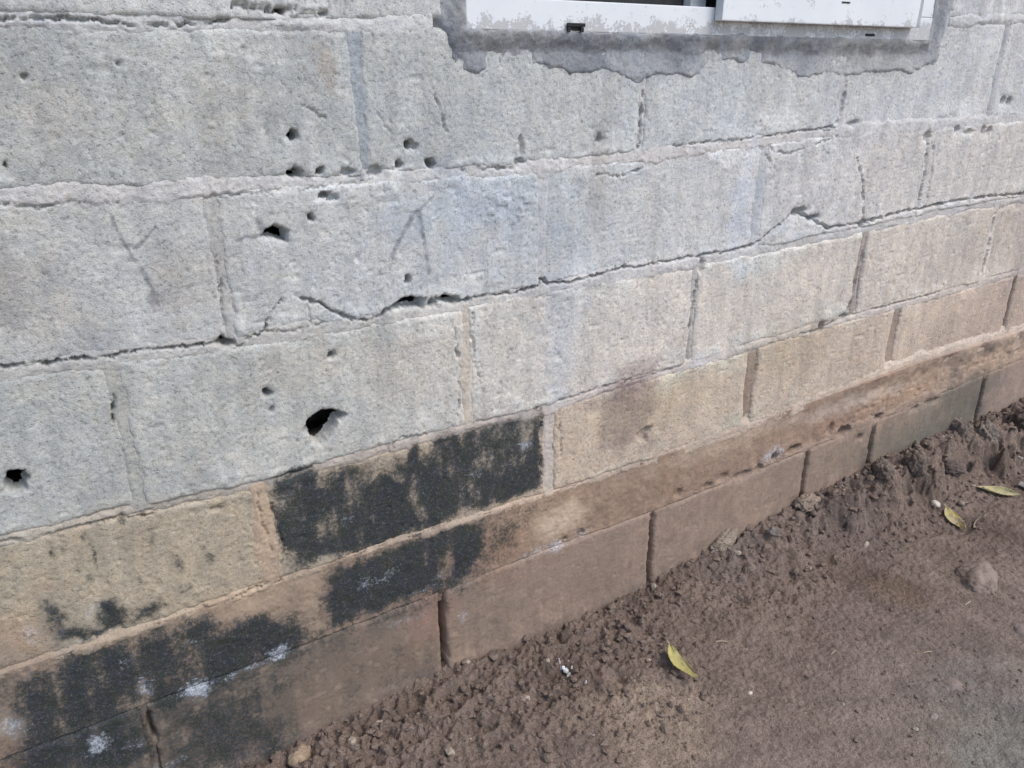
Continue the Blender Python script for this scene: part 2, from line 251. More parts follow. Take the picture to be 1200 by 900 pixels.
def stains(x, z, col):
    """blend the discoloured patches into col; return col, mould mask, white mask"""
    n1 = fbm(x, z, 25, 4, 91); n2 = fbm(x, z, 6, 3, 95); n3 = fbm(x*1.0, z*.22, 60, 3, 97); n4 = fbm(x, z*.6, 22, 3, 99); n5 = fbm(x, z*.16, 55, 3, 103)
    mud = alb((150, 122, 100)); tm = (np.clip(sstep(.34, -.06, z+.16*n2+.05*n3)*.30+.22*sstep(-.02, -.26, z+.1*n1), 0, 1)*sstep(-.75, .45, x))[:, None] if len(x) else 0
    col = col*(1-tm)+mud*tm
    ft = (sstep(-.255, -.315, z+.035*n1+.03*n2)*.8)[:, None]; col = col*(1-ft)+alb((124, 105, 92))*ft
    sp = sstep(.30, .42, vnoise(x*85, z*85, 141)+.25*n1)*sstep(.12, -.15, z)*.30; sp = sp[:, None]; col = col*(1-sp)+alb((172, 148, 126))*sp
    sp = sstep(.27, .40, vnoise(x*60+9, z*48, 143)+.3*n1)*sstep(.05, -.25, z)*.35; sp = sp[:, None]; col = col*(1-sp)+alb((112, 94, 82))*sp
    run = (sstep(.02, .30, n3)*sstep(.16, -.2, z)*.22)[:, None]; col = col*(1-run)+alb((120, 104, 92))*run
    for c, rx, rz, a, s in W_SP:
        k = (np.abs(x-c[0]) < rx*2.2) & (np.abs(z-c[1]) < rz*2.2)
        if k.any():
            r = np.sqrt(((x[k]-c[0])/rx)**2+((z[k]-c[1])/rz)**2)*(1+.9*n1[k])
            t = (s*(1-sstep(.35, 1.7, r)))[:, None]; col[k] = col[k]*(1-t)+a*t
    warm = (n2*.5+n1*.35)[:, None]
    col *= 1+warm*np.array([.22, .17, .10])
    col *= (1+n3*.20)[:, None]
    mo = np.zeros_like(x); wh = np.zeros_like(x)
    xw = x+.012*fbm(x, z, 40, 3, 21); zw = z+.012*fbm(x, z, 40, 3, 23)
    for P, s, f in W_MO:
        k = bbox_sel(x, z, P, f*2+.02)
        if k.any():
            d = sd_poly(P, xw[k], zw[k]); mo[k] = np.maximum(mo[k], s*(1-sstep(-f*1.2, f*2.0, d+.010*n5[k]))*np.clip(1.04+.75*n4[k]+.55*n5[k], .45, 1.2))
    for c, rx, rz, s in W_MD:
        k = (np.abs(x-c[0]) < rx*2.5) & (np.abs(z-c[1]) < rz*2.5)
        if k.any():
            r = np.sqrt(((xw[k]-c[0])/rx)**2+((zw[k]-c[1])/rz)**2); mo[k] = np.maximum(mo[k], s*.58*(1-sstep(.2, 1.9, r)))
    for c, rx, rz, s in W_WH:
        k = (np.abs(x-c[0]) < rx*2.5) & (np.abs(z-c[1]) < rz*2.5)
        if k.any():
            r = np.sqrt(((xw[k]-c[0])/rx)**2+((zw[k]-c[1])/rz)**2); wh[k] = np.maximum(wh[k], s*(1-sstep(.0, 2.2, r)))
    for P, h in W_SC:
        k = bbox_sel(x, z, P, .02)
        if k.any():
            d, _ = dist_line(P, [h]*len(P), x[k]+.003*fbm(x[k], z[k], 120, 2, 31), z[k]+.003*fbm(x[k], z[k], 120, 2, 33))
            t = (.62*(1-sstep(.3, 1.5, d/(h*1.1)))*np.clip(.85+1.2*fbm(x[k], z[k], 90, 3, 37), 0, 1))[:, None]
            col[k] = col[k]*(1-t)+alb((92, 97, 104))*t
    return np.clip(col, .01, .8), mo, wh

# ------------------------------------------------------------------ mesh helpers
COL = S.collection
def link(o, parent=None):
    COL.objects.link(o)
    if parent is not None:
        o.parent = parent; o.matrix_parent_inverse = parent.matrix_basis.inverted()
    return o
def tag(o, label=None, cat=None, group=None, kind=None):
    if label: o['label'] = label
    if cat: o['category'] = cat
    if group: o['group'] = group
    if kind: o['kind'] = kind
    return o
def empty(name, loc):
    o = bpy.data.objects.new(name, None); o.location = loc; o.empty_display_size = .05; COL.objects.link(o); return o
def raw_mesh(name, V, loops, starts, totals, mat, parent=None, attrs=None, smooth=True):
    me = bpy.data.meshes.new(name)
    me.vertices.add(len(V)); me.vertices.foreach_set('co', np.ascontiguousarray(V, np.float32).ravel())
    me.loops.add(len(loops)); me.loops.foreach_set('vertex_index', np.ascontiguousarray(loops, np.int32))
    me.polygons.add(len(starts)); me.polygons.foreach_set('loop_start', np.ascontiguousarray(starts, np.int32))
    me.polygons.foreach_set('loop_total', np.ascontiguousarray(totals, np.int32))
    me.polygons.foreach_set('use_smooth', np.full(len(starts), smooth))
    me.update(calc_edges=True)
    for k, a in (attrs or {}).items():
        if a.ndim == 2:
            at = me.attributes.new(k, 'FLOAT_COLOR', 'POINT')
            at.data.foreach_set('color', np.concatenate([a, np.ones((len(a), 1))], 1).astype(np.float32).ravel())
        else:
            at = me.attributes.new(k, 'FLOAT', 'POINT'); at.data.foreach_set('value', a.astype(np.float32))
    me.materials.append(mat)
    return link(bpy.data.objects.new(name, me), parent)
def grid_mesh(name, X, Y, Z, mat, parent=None, attrs=None, back=None, flip=False, cut=None):
    """X, Y, Z: (rows, cols); back: y of a closed back behind the sheet"""
    r, c = X.shape; idx = np.arange(r*c).reshape(r, c)
    V = np.stack([X.ravel(), Y.ravel(), Z.ravel()], -1)
    q = np.stack([idx[:-1, :-1], idx[:-1, 1:], idx[1:, 1:], idx[1:, :-1]], -1).reshape(-1, 4)
    if flip: q = q[:, ::-1]
    if cut is not None: q = q[~cut[q].all(1)]           # broken through into the hollow core
    loops = q.ravel(); starts = np.arange(len(q))*4; totals = np.full(len(q), 4)
    if back is not None:
        ring = np.concatenate([idx[0, :], idx[1:, -1], idx[-1, -2::-1], idx[-2:0:-1, 0]]); n = len(ring)
        B = V[ring].copy(); B[:, 1] = back; b0 = len(V); V = np.concatenate([V, B])
        bi = b0+np.arange(n); rn = np.roll(ring, -1); bn = np.roll(bi, -1)
        s = np.stack([ring, bi, bn, rn], -1)
        loops = np.concatenate([loops, s.ravel(), bi[::-1]])
        starts = np.concatenate([starts, len(q)*4+np.arange(n)*4, [len(q)*4+n*4]]); totals = np.concatenate([totals, np.full(n, 4), [n]])
        if attrs: attrs = {k: np.concatenate([a, a[ring]]) for k, a in attrs.items()}
    return raw_mesh(name, V, loops, starts, totals, mat, parent, attrs)

# ------------------------------------------------------------------ materials
def new_mat(name):
    mt = bpy.data.materials.new(name); mt.use_nodes = True; t = mt.node_tree; t.nodes.clear()
    out = t.nodes.new('ShaderNodeOutputMaterial'); b = t.nodes.new('ShaderNodeBsdfPrincipled')
    t.links.new(b.outputs[0], out.inputs[0]); return mt, t, b, out
class NB:
    def __init__(s, t): s.t = t; s.pos = t.nodes.new('ShaderNodeNewGeometry').outputs['Position']
    def link(s, a, b): s.t.links.new(a, b)
    def noise(s, scale, detail=3, rough=.55, vec=None):
        n = s.t.nodes.new('ShaderNodeTexNoise'); n.inputs['Scale'].default_value = scale; n.inputs['Detail'].default_value = detail; n.inputs['Roughness'].default_value = rough
        s.link(vec or s.pos, n.inputs['Vector']); return n.outputs['Fac']
    def voro(s, scale, feature='F1'):
        n = s.t.nodes.new('ShaderNodeTexVoronoi'); n.feature = feature; n.inputs['Scale'].default_value = scale; s.link(s.pos, n.inputs['Vector']); return n.outputs['Distance']
    def ramp(s, fac, a, b, lo=0., hi=1.):
        n = s.t.nodes.new('ShaderNodeMapRange'); n.interpolation_type = 'SMOOTHSTEP'
        for i, v in enumerate((a, b, lo, hi)): n.inputs[1+i].default_value = v
        s.link(fac, n.inputs[0]); return n.outputs[0]
    def math(s, op, a, b=None, clamp=False):
        n = s.t.nodes.new('ShaderNodeMath'); n.operation = op; n.use_clamp = clamp
        for i, v in enumerate((a, b)):
            if v is None: continue
            if isinstance(v, (int, float)): n.inputs[i].default_value = v
            else: s.link(v, n.inputs[i])
        return n.outputs[0]
    def mix(s, fac, a, b, mode='MIX'):
        n = s.t.nodes.new('ShaderNodeMix'); n.data_type = 'RGBA'; n.blend_type = mode
        for i, v in ((0, fac), (6, a), (7, b)):
            if isinstance(v, (int, float)): n.inputs[i].default_value = v
            elif isinstance(v, tuple): n.inputs[i].default_value = (*v, 1)
            else: s.link(v, n.inputs[i])
        return n.outputs[2]
    def attr(s, name):
        n = s.t.nodes.new('ShaderNodeAttribute'); n.attribute_name = name; return n
    def grey(s, v):
        n = s.t.nodes.new('ShaderNodeCombineColor')
        for i in range(3): s.link(v, n.inputs[i])
        return n.outputs[0]
    def bump(s, h, strength, dist, normal=None):
        n = s.t.nodes.new('ShaderNodeBump'); n.inputs['Strength'].default_value = strength; n.inputs['Distance'].default_value = dist
        s.link(h, n.inputs['Height'])
        if normal is not None: s.link(normal, n.inputs['Normal'])
        return n.outputs[0]
def concrete(name, grain=1.0, bumpk=1.0):
    mt, t, b, out = new_mat(name); n = NB(t)
    base = n.attr('base').outputs['Color']; mold = n.attr('mold').outputs['Fac']; wht = n.attr('white').outputs['Fac']
    g1 = n.noise(520, 3, .62); g2 = n.noise(190, 3, .6); g3 = n.noise(40, 4, .62)
    k = n.math('ADD', n.ramp(g1, .3, .72, 1-.17*grain, 1+.15*grain), n.ramp(g2, .3, .7, -.08*grain, .08*grain))
    k = n.math('ADD', k, n.ramp(g3, .3, .7, -.07, .07))
    pit = n.ramp(g2, .32, .40, 1, 0)                                # open pores between the grains
    k = n.math('MULTIPLY', k, n.ramp(pit, 0, 1, 1.0, 1-.16*grain))
    col = n.mix(1.0, base, n.grey(k), 'MULTIPLY')
    hue = n.ramp(g3, .42, .62, 0, .5*grain)
    col = n.mix(hue, col, n.mix(1.0, col, (1.05, .995, .92), 'MULTIPLY'))
    col = n.mix(n.ramp(g2, .68, .74, 0, .30*grain), col, (.60, .60, .60))
    # mould: the mask is broken up by the grain of the surface
    mm = n.math('ADD', n.math('SUBTRACT', n.math('MULTIPLY', mold, 1.75), .12), n.math('ADD', n.ramp(g3, .25, .75, -.34, .34), n.math('ADD', n.ramp(g1, .25, .75, -.34, .34), n.ramp(g2, .25, .75, -.42, .42))))
    mf = n.math('MULTIPLY', n.ramp(mm, .10, 1.45, 0, .965), n.ramp(mold, .02, .30))
    mthin = n.ramp(mm, .15, .75, 1, 0); mcol = n.mix(n.ramp(g3, .4, .6), (.024, .029, .036), (.027, .033, .029))
    mcol = n.mix(n.ramp(g2, .55, .70, 0, .45), mcol, (.12, .127, .135))
    mcol = n.mix(n.ramp(g1, .57, .70, 0, .5), mcol, (.20, .21, .23))
    mcol = n.mix(n.math('MULTIPLY', mthin, .7), mcol, (.072, .078, .055))          # thin growth is greenish
    col = n.mix(mf, col, mcol)
    wm = n.math('ADD', wht, n.math('ADD', n.ramp(g2, .25, .75, -.32, .32), n.ramp(g1, .25, .75, -.22, .22)))
    wf = n.math('MULTIPLY', n.ramp(wm, .2, 1.25, 0, .8), n.ramp(wht, .02, .3))
    col = n.mix(wf, col, (.52, .55, .60))
    n.link(col, b.inputs['Base Color'])
    b.inputs['Roughness'].default_value = .93; b.inputs['Specular IOR Level'].default_value = .18
    hgt = n.math('ADD', n.math('MULTIPLY', g1, .45), n.math('SUBTRACT', n.math('MULTIPLY', g2, .55), n.math('MULTIPLY', pit, .25)))
    n.link(n.bump(hgt, .55*bumpk, .0040), b.inputs['Normal'])
    return mt
M_BLOCK = concrete('rough_concrete_block', 1.0, 1.0)
M_MORTAR = concrete('mortar', .75, .9)
M_RENDER = concrete('trowelled_cement', .9, .8)
M_PLINTH = concrete('muddy_concrete', .6, .6)
def soil_mat():
    mt, t, b, out = new_mat('damp_soil'); n = NB(t)
    base = n.attr('base').outputs['Color']
    g1 = n.noise(420, 3, .7); g2 = n.noise(120, 4, .68)
    k = n.math('ADD', n.ramp(g1, .3, .72, .66, 1.30), n.ramp(g2, .3, .7, -.16, .16))
    col = n.mix(1.0, base, n.grey(k), 'MULTIPLY')
    col = n.mix(n.ramp(g1, .72, .78, 0, .5), col, (.34, .31, .29))
    col = n.mix(n.ramp(g2, .56, .70, 0, .25), col, (.10, .070, .056))
    n.link(col, b.inputs['Base Color'])
    n.link(n.ramp(g2, .3, .7, .82, .98), b.inputs['Roughness']); b.inputs['Specular IOR Level'].default_value = .25
    n.link(n.bump(n.math('ADD', n.math('MULTIPLY', g1, .4), g2), .95, .009), b.inputs['Normal'])
    return mt
M_SOIL = soil_mat()
def simple(name, c1, c2, scale=60, rough=.8, bump=.3, spec=.3, thr=(.35, .65)):
    mt, t, b, out = new_mat(name); n = NB(t)
    f = n.noise(scale, 4, .6); col = n.mix(n.ramp(f, *thr), c1, c2)
    col = n.mix(1.0, col, n.grey(n.ramp(n.noise(scale*7, 3, .6), .3, .7, .82, 1.15)), 'MULTIPLY')
    n.link(col, b.inputs['Base Color']); b.inputs['Roughness'].default_value = rough; b.inputs['Specular IOR Level'].default_value = spec
    n.link(n.bump(n.noise(scale*4, 4, .6), bump, .003), b.inputs['Normal']); return mt

# ------------------------------------------------------------------ the wall
wall = empty('block_wall', (0.85, 0.1, -0.34))
tag(wall, 'weathered grey concrete block wall with black mould, holes and a muddy footing', 'wall')
XMIN, XMAX = -1.45, 3.3
def step_x(x): return float(np.interp(x, [-.62, -.55, .0, .6, 1.2, 2.0, 2.25], [.012, .0017, .0018, .0024, .0032, .0042, .016]))
def xs_between(a, b):
    x = [a]
    while x[-1] < b: x.append(x[-1]+step_x(x[-1]))
    n = len(x); t = np.array(x); return a+(t-a)*(b-a)/(t[-1]-a)
ROWS = [  # course, lower bed, upper bed, head joints
 ('G', 'H', 'F', [-1.4, -.905, -.41, .083, .572, 1.045, 1.293, 1.772, 2.27, 2.77, 3.27]),
 ('c4', 'E', 'D', [-1.2, -.7, -.199, .316, .823, 1.305, 1.81, 2.31, 2.81, 3.31]),
 ('c3', 'D', 'C', [-1.35, -.85, -.352, .150, .640, 1.131, 1.638, 2.14, 2.64, 3.14]),
 ('c2', 'C', 'B', [-1.2, -.70, -.203, .294, .787, 1.298, 1.80, 2.30, 2.8, 3.3]),
 ('c1', 'B', 'A', [-1.0, -.50, .004, .487, .992, 1.515, 2.02, 2.52, 3.02]),
 ('c0', 'A', 'Z', [-1.09, -.59, -.09, .41, .91, 1.415, 1.91, 2.41, 2.91]),
 ('c0', 'Z', 'Y', [-1.35, -.85, -.35, 1.64, 2.14, 2.64, 3.14]),
 ('c0', 'Y', 'X', [-1.09, -.59, -.09, 1.415, 1.91, 2.41, 2.91]),
 ('c0', 'X', 'W', [-1.35, -.85, -.35, 1.64, 2.14, 2.64, 3.14]),
 ('c0', 'W', 'V', [-1.09, -.59, -.09, 1.415, 1.91, 2.41, 2.91]),
 ('c0', 'V', 'U', [-1.35, -.85, -.35, .15, .65, 1.15, 1.64, 2.14, 2.64, 3.14]),
]
def cement_colour(x, z, name):
    return COURSE_COL[name](x)
# head joints: half width mm, proud mm, colour (others take the default); an open joint has no mortar
HEADS = {('c1', .004): (12, -.8, (150, 156, 160)), ('c1', .487): (7, .6, (184, 182, 180)), ('c1', .992): (9, 0, (184, 182, 180)), ('c1', 1.515): (8, -.5, (172, 172, 172)),
 ('c2', -.203): (10, -.2, (170, 168, 163)), ('c2', .294): (10, .8, (184, 182, 180)), ('c2', .787): (11, 1.5, (184, 184, 184)), ('c2', 1.298): (10, 1.0, (192, 186, 178)), ('c2', 1.8): (8, -2, (170, 165, 160)),
 ('c3', -.352): (12, -.8, (161, 160, 152)), ('c3', .150): (11, 1.4, (190, 178, 163)), ('c3', .640): (7, -.5, (178, 172, 165)), ('c3', 1.131): (11, -2.0, (162, 150, 140)), ('c3', 1.638): (13, 1.0, (192, 182, 172)),
 ('c4', -.199): (12, .6, (176, 152, 128)), ('c4', .316): (13, 1.2, (194, 182, 172)), ('c4', .823): (12, -5, (150, 130, 116)), ('c4', 1.305): (14, -4, (156, 136, 122)), ('c4', 1.81): (5, -40, (140, 124, 112)),
 ('G', -.41): (7, -1.0, (112, 100, 90))}
OPEN = {('G', .083), ('G', .572), ('G', 1.045), ('G', 1.293), ('G', 1.772)}
BLK = 0
def side_gap(row, xj):
    hd = HEADS.get((row, xj))
    if hd and -30 < hd[1] <= -1: return hd[0]*.00085
    return (.0075 if xj in (1.293, 1.772) else .0055) if row == 'G' else .0042
def block(row, lo, hi, x0, x1):
    global BLK; BLK += 1
    r = np.random.default_rng(100+BLK); g = .0042
    ga, gb = side_gap(row, x0), side_gap(row, x1)
    xs = xs_between(x0+ga, x1-gb)
    vis = (x1 > -.62 and x0 < 2.2 and lo in 'HEDCBA')
    dz = .0021 if vis else .02
    if lo == 'A': dz = .004
    zl, zh = BED[lo](xs)+g, BED[hi](xs)-g
    if row == 'G': zl = np.full_like(xs, -.345)
    top_cut = None
    nz = max(4, int((zh-zl).mean()/dz)); t = np.linspace(0, 1, nz)
    X = np.repeat(xs[None], nz, 0); Z = zl[None]+(zh-zl)[None]*t[:, None]
    x, z = X.ravel(), Z.ravel()
    e = np.minimum(np.minimum(x-x0-ga, x1-gb-x), np.minimum(z-np.repeat(zl[None], nz, 0).ravel(), np.repeat(zh[None], nz, 0).ravel()-z))
    e = e + .0052*fbm(x, z, 70, 4, BLK, .6) + .0048*fbm(x, z, 20, 2, BLK+50)
    proud = r.uniform(-.001, .002) + (.004 if row == 'G' else 0)
    h = proud + (x-(x0+x1)/2)*r.uniform(-.004, .004) + (z-zl.mean()-.1)*r.uniform(-.01, .01) + relief(x, z)
    rough = 1.0 if row not in 'GF' else .5
    h += rough*.0007*fbm(x, z, 150, 3, BLK+9)
    # small pores and chips
    pf = r.uniform(95, 170); pn = vnoise(x*pf, z*pf, BLK+31); pt = r.uniform(.32, .41); h -= rough*.0013*sstep(pt, pt+.09, pn)
    p2 = vnoise(x*55+3, z*55, BLK+77); h -= rough*.0014*sstep(.43, .49, p2+.06*pn)
    h -= .0042*(1-sstep(-.003, .008, e))+.004*(1-sstep(-.002, .0025, e))
    cv = np.zeros(x.shape, bool); h -= carve(x, z, cv)
    # thin cement flakes stuck on the face below the window
    fl = sstep(.12, .2, vnoise(x*75, z*75, 5)); c = wall_at([(598, 243)])[0]
    h += .0022*fl*(1-sstep(.5, 1.1, np.sqrt(((x-c[0])/.055)**2+((z-c[1])/.035)**2)))
    col = cement_colour(x, z, row)*(1+r.uniform(-.035, .035))
    be = np.minimum(z-np.repeat(zl[None], nz, 0).ravel(), np.repeat(zh[None], nz, 0).ravel()-z)
    sm = (1-sstep(.004, .055, be+.05*fbm(x, z, 12, 3, 131)))*sstep(-.05, .25, fbm(x*.6, z, 22, 3, 133))
    if row not in 'G': h += .0016*sm; t_ = (.75*sm)[:, None]; col = col*(1-t_)+np.minimum(col*1.16+.02, .6)*t_
    else: h += .004*sstep(-.27, -.315, z+.04*fbm(x, z, 20, 4, 135))
    ag = fbm(x, z, 90, 3, BLK+140); col = col*(1+r.uniform(.05, .18)*ag)[:, None]
    col, mo, wh = stains(x, z, col)
    mat = M_PLINTH if row == 'G' else M_BLOCK
    return grid_mesh('concrete_block', X, -h.reshape(X.shape), Z, mat, wall, dict(base=col, mold=mo, white=wh), back=.19, cut=cv)

for row, lo, hi, js in ROWS:
    for a, b_ in zip(js[:-1], js[1:]):
        zlo = BED[lo](0)
        if zlo > .7 and zlo < 1.79 and b_ > WX0-.01 and a < WX1+.01:      # the window opening cuts these blocks
            if a < WX0-.06: block(row, lo, hi, a, WX0-.02)
            if b_ > WX1+.06: block(row, lo, hi, WX1+.02, b_)
            continue
        block(row, lo, hi, a, b_)

# ---- mortar: bed joints and head joints, each a ragged strip that laps over the blocks beside it
def strip(name, X, Z, across, half, proud, seed, col, mat, ragged=1.0):
    """across: signed distance from the joint's centre line; half: half width of the mortar showing"""
    x, z = X.ravel(), Z.ravel(); d = np.abs(across.ravel())
    n = fbm(x, z, 55, 4, seed, .6)*.008*ragged + fbm(x, z, 14, 2, seed+7)*.009*ragged
    h = proud*.8 + relief(x, z) + .0008*fbm(x, z, 45, 3, seed+2) + .0012*fbm(x, z, 200, 3, seed+4)
    h += .0026*fbm(x, z, 9, 2, seed+5)
    h -= .0066*sstep(-.007, .014, d-half*1.12+n)
    cv = np.zeros(x.shape, bool); h -= carve(x, z, cv)
    c, mo, wh = stains(x, z, col(x).copy())
    return grid_mesh(name, X, -h.reshape(X.shape), Z, mat, wall, dict(base=c, mold=mo*np.where(z < -.05, 1.0, .5), white=wh), back=.10, cut=cv)
def bed_joint(bed, half, proud, col, a=XMIN, b_=XMAX, seed=0, ragged=1.0):
    xs = xs_between(a, b_); hw = .030
    nz = 29; t = np.linspace(-hw, hw, nz)
    X = np.repeat(xs[None], nz, 0); Z = BED[bed](xs)[None]+t[:, None]; A = np.repeat(t[:, None], len(xs), 1)
    H = np.interp(X.ravel(), [p[0] for p in half], [p[1]/1000 for p in half]); P = np.interp(X.ravel(), [p[0] for p in proud], [p[1]/1000 for p in proud])
    return strip('bed_joint', X, Z, A, H, P, seed, table(col), M_MORTAR, ragged)
bed_joint('A', [(-.5, 9), (0, 8), (1.3, 8), (2, 7)], [(-.5, 1), (-.1, .6), (.05, .6), (1.3, .5), (2, 0)], [(-.5, (172, 172, 171)), (.1, (190, 190, 188)), (2, (184, 184, 184))], XMIN, .115, seed=201)
bed_joint('A', [(-.5, 9), (2, 7)], [(-.5, 1), (2, 0.5)], [(-.5, (182, 182, 182)), (2, (186, 184, 182))], 1.29, XMAX, seed=202)
bed_joint('B', [(-.5, 11), (0, 12), (.5, 10), (1, 12), (2, 11)], [(-.5, 1.0), (0, .8), (.4, 1.0), (1, 1.6), (2, 1.2)], [(-.5, (182, 179, 176)), (0, (192, 190, 187)), (.6, (194, 188, 183)), (1.2, (188, 185, 182)), (2, (186, 182, 178))], seed=203)
bed_joint('C', [(-.5, 11), (0, 11), (.3, 12), (1, 11), (2, 9)], [(-.5, 1.5), (0, 1), (.4, 1.5), (1, 1.5), (2, 1)], [(-.5, (172, 169, 162)), (0, (182, 178, 171)), (.5, (188, 184, 180)), (1, (184, 180, 176)), (2, (180, 172, 166))], seed=204)
bed_joint('D', [(-.5, 5), (-.1, 7), (.35, 9), (1, 9), (2, 9)], [(-.5, -.5), (0, .8), (.4, 2.2), (1, 2.4), (2, 2)], [(-.5, (168, 160, 146)), (0, (176, 164, 152)), (.4, (194, 182, 174)), (1, (196, 186, 176)), (2, (182, 168, 158))], seed=205)
bed_joint('E', [(-.5, 6), (0, 6), (.4, 8), (1, 15), (2, 20)], [(-.5, 2), (0, 2.2), (.5, 2), (1, 3.5), (2, 5)], [(-.55, (168, 150, 128)), (-.2, (180, 158, 134)), (.3, (190, 168, 148)), (1, (202, 182, 162)), (2, (210, 192, 174))], seed=206)
bed_joint('F', [(-.5, 8), (0, 7), (.6, 7), (1, 10), (2, 12)], [(-.5, 1), (0, .5), (.6, 1), (1, 4), (2, 5)], [(-.5, (140, 126, 114)), (0, (148, 128, 114)), (.5, (152, 130, 116)), (1, (152, 130, 116)), (2, (168, 144, 124))], seed=207, ragged=1.7)
for k, bd in enumerate('ZYXWV'):
    bed_joint(bd, [(-.5, 10), (2, 10)], [(-.5, 1), (2, 1)], [(-.5, (180, 180, 178)), (2, (186, 186, 186))], XMIN, .13 if bd != 'V' else XMAX, seed=220+k)
    if bd != 'V': bed_joint(bd, [(-.5, 10), (2, 10)], [(-.5, 1), (2, 1)], [(-.5, (180, 180, 178)), (2, (186, 186, 186))], 1.27, XMAX, seed=230+k)

sd = 300
for row, lo, hi, js in ROWS:
    for xj in js[1:-1]:
        sd += 1
        zlo = float(BED[lo](xj))
        if zlo > .7 and zlo < 1.79 and WX0-.03 < xj < WX1+.03: continue
        if (row, xj) in OPEN: hw_, pr, c = 5, -55, (128, 110, 98)
        elif (row, xj) in HEADS and lo in 'HEDCBA': hw_, pr, c = HEADS[(row, xj)]
        else: hw_, pr, c = 9, -.5, tuple((COURSE_COL[row](np.array([xj]))[0]**(1/2.2)*255*1.02))
        vis = -.62 < xj < 2.2 and lo in 'HEDCBA'
        st = step_x(xj) if vis else .006
        n = max(7, int(.044/st)); t = np.linspace(-.022, .022, n)
        z0 = zlo if row != 'G' else -.345; z1 = float(BED[hi](xj))
        zz = np.linspace(z0-.002, z1+.002, max(5, int((z1-z0)/(.0022 if vis else .02))))
        X = xj+np.repeat(t[None], len(zz), 0); Z = np.repeat(zz[:, None], n, 1); A = np.repeat(t[None], len(zz), 0)
        if pr <= -40:                                                # open joint: the mortar lies deep inside
            X = xj+np.repeat((t*.2)[None], len(zz), 0)
        strip('head_joint', X, Z, A if pr > -40 else A*0, hw_/1000, pr/1000, sd, table([(-9, c), (9, c)]), M_MORTAR, .8)

# ---- poured plinth band between the last block course and the footing course
def plinth(a, b_):
    xs = xs_between(a, b_); zl, zh = BED['F'](xs)-.004, BED['E'](xs)+.004
    nz = 64; t = np.linspace(0, 1, nz); X = np.repeat(xs[None], nz, 0); Z = zl[None]+(zh-zl)[None]*t[:, None]
    x, z = X.ravel(), Z.ravel(); v = np.repeat(t[:, None], len(xs), 1).ravel()
    h = .001+relief(x, z)*1.3+.003*fbm(x, z, 22, 3, 61)+.0012*fbm(x, z, 120, 3, 62)
    right = sstep(.9, 1.4, x)
    h += right*(.010*sstep(.55, 1.0, v+.25*fbm(x, z, 14, 3, 66))+.006*fbm(x, z, 18, 4, 64))
    h -= right*.004*sstep(.18, .4, vnoise(x*70, z*70, 65))*(1-sstep(.3, .8, v))
    h -= carve(x, z)
    c, mo, wh = stains(x, z, COURSE_COL['F'](x))
    grid_mesh('plinth_band', X, -h.reshape(X.shape), Z, M_PLINTH, wall, dict(base=c, mold=mo, white=wh), back=.19)
plinth(XMIN, XMAX)

# ---- trowelled cement round the window
PATCH = wall_at([(503, -40), (508, 5), (519, 42), (527, 52), (529, 80), (540, 92), (556, 90), (575, 84), (620, 82), (660, 86), (690, 88), (708, 84), (725, 94), (748, 97), (770, 88), (790, 88), (815, 92), (835, 72), (870, 74), (905, 80), (935, 95), (965, 88), (990, 93), (1010, 86), (1040, 84), (1065, 88), (1085, 78), (1098, 76), (1110, 40), (1120, 10), (1122, -40)])
PATCH = np.concatenate([PATCH[:1]+[0, .9], PATCH, PATCH[-1:]+[0, .9]])
def cement_render():
    xs = xs_between(.085, 1.36); zs = np.concatenate([np.arange(.69, .87, .002), np.linspace(.872, 1.80, 60)])
    X, Z = np.meshgrid(xs, zs); x, z = X.ravel(), Z.ravel()
    s = sd_poly(PATCH, x+.010*fbm(x, z, 50, 3, 71), z+.010*fbm(x, z, 50, 3, 73)); c0 = alb((130, 134, 140)); c1 = alb((164, 166, 168))
    h = .0032+relief(x, z)+.0030*fbm(x, z, 22, 4, 74)+.0007*fbm(x, z, 200, 2, 75)
    wz = WZ0-.0075-TILT*(x-.685)
    inx = np.maximum(np.maximum(WX0-x, x-WX1), 0); win_d = np.maximum(inx, np.maximum(wz-z, 0))
    h += .0105*(1-sstep(.000, .030, win_d+.008*fbm(x, z, 40, 3, 80)))
    h -= .012*sstep(.001, .006, np.minimum(np.minimum(x-WX0, WX1-x), z-wz)+.004*fbm(x, z, 60, 3, 84))
    h -= .0085*sstep(-.009, .005, s)+.02*sstep(.005, .02, s)
    h -= .0035*sstep(.05, .35, fbm(x, z, 16, 3, 76))*sstep(-.05, -.01, s)      # trowel laps feather out
    h -= carve(x, z)*(s < -.002)
    f = np.clip(.28+1.1*fbm(x, z, 16, 4, 78)+.5*sstep(.42, .62, x)*sstep(-.045, -.012, s), 0, 1)[:, None]
    c, mo, wh = stains(x, z, c0*(1-f)+c1*f)
    run = (sstep(.02, .3, fbm(x, z*.12, 26, 3, 79))*sstep(-.06, -.02, z-.80)*.45)[:, None]
    c = c*(1-run)+alb((150, 145, 140))*run
    idx = np.arange(X.size).reshape(X.shape)
    q = np.stack([idx[:-1, :-1], idx[:-1, 1:], idx[1:, 1:], idx[1:, :-1]], -1).reshape(-1, 4)
    cx_, cz_ = x[q].mean(1), z[q].mean(1)
    q = q[~((cx_ > WX0+.006) & (cx_ < WX1-.006) & (cz_ > wz[q].mean(1)+.006)) & (s[q].min(1) < .02)]
    raw_mesh('cement_render', np.stack([x, -h, z], -1), q.ravel(), np.arange(len(q))*4, np.full(len(q), 4), M_RENDER, wall, dict(base=c, mold=mo*0, white=wh*0))
cement_render()

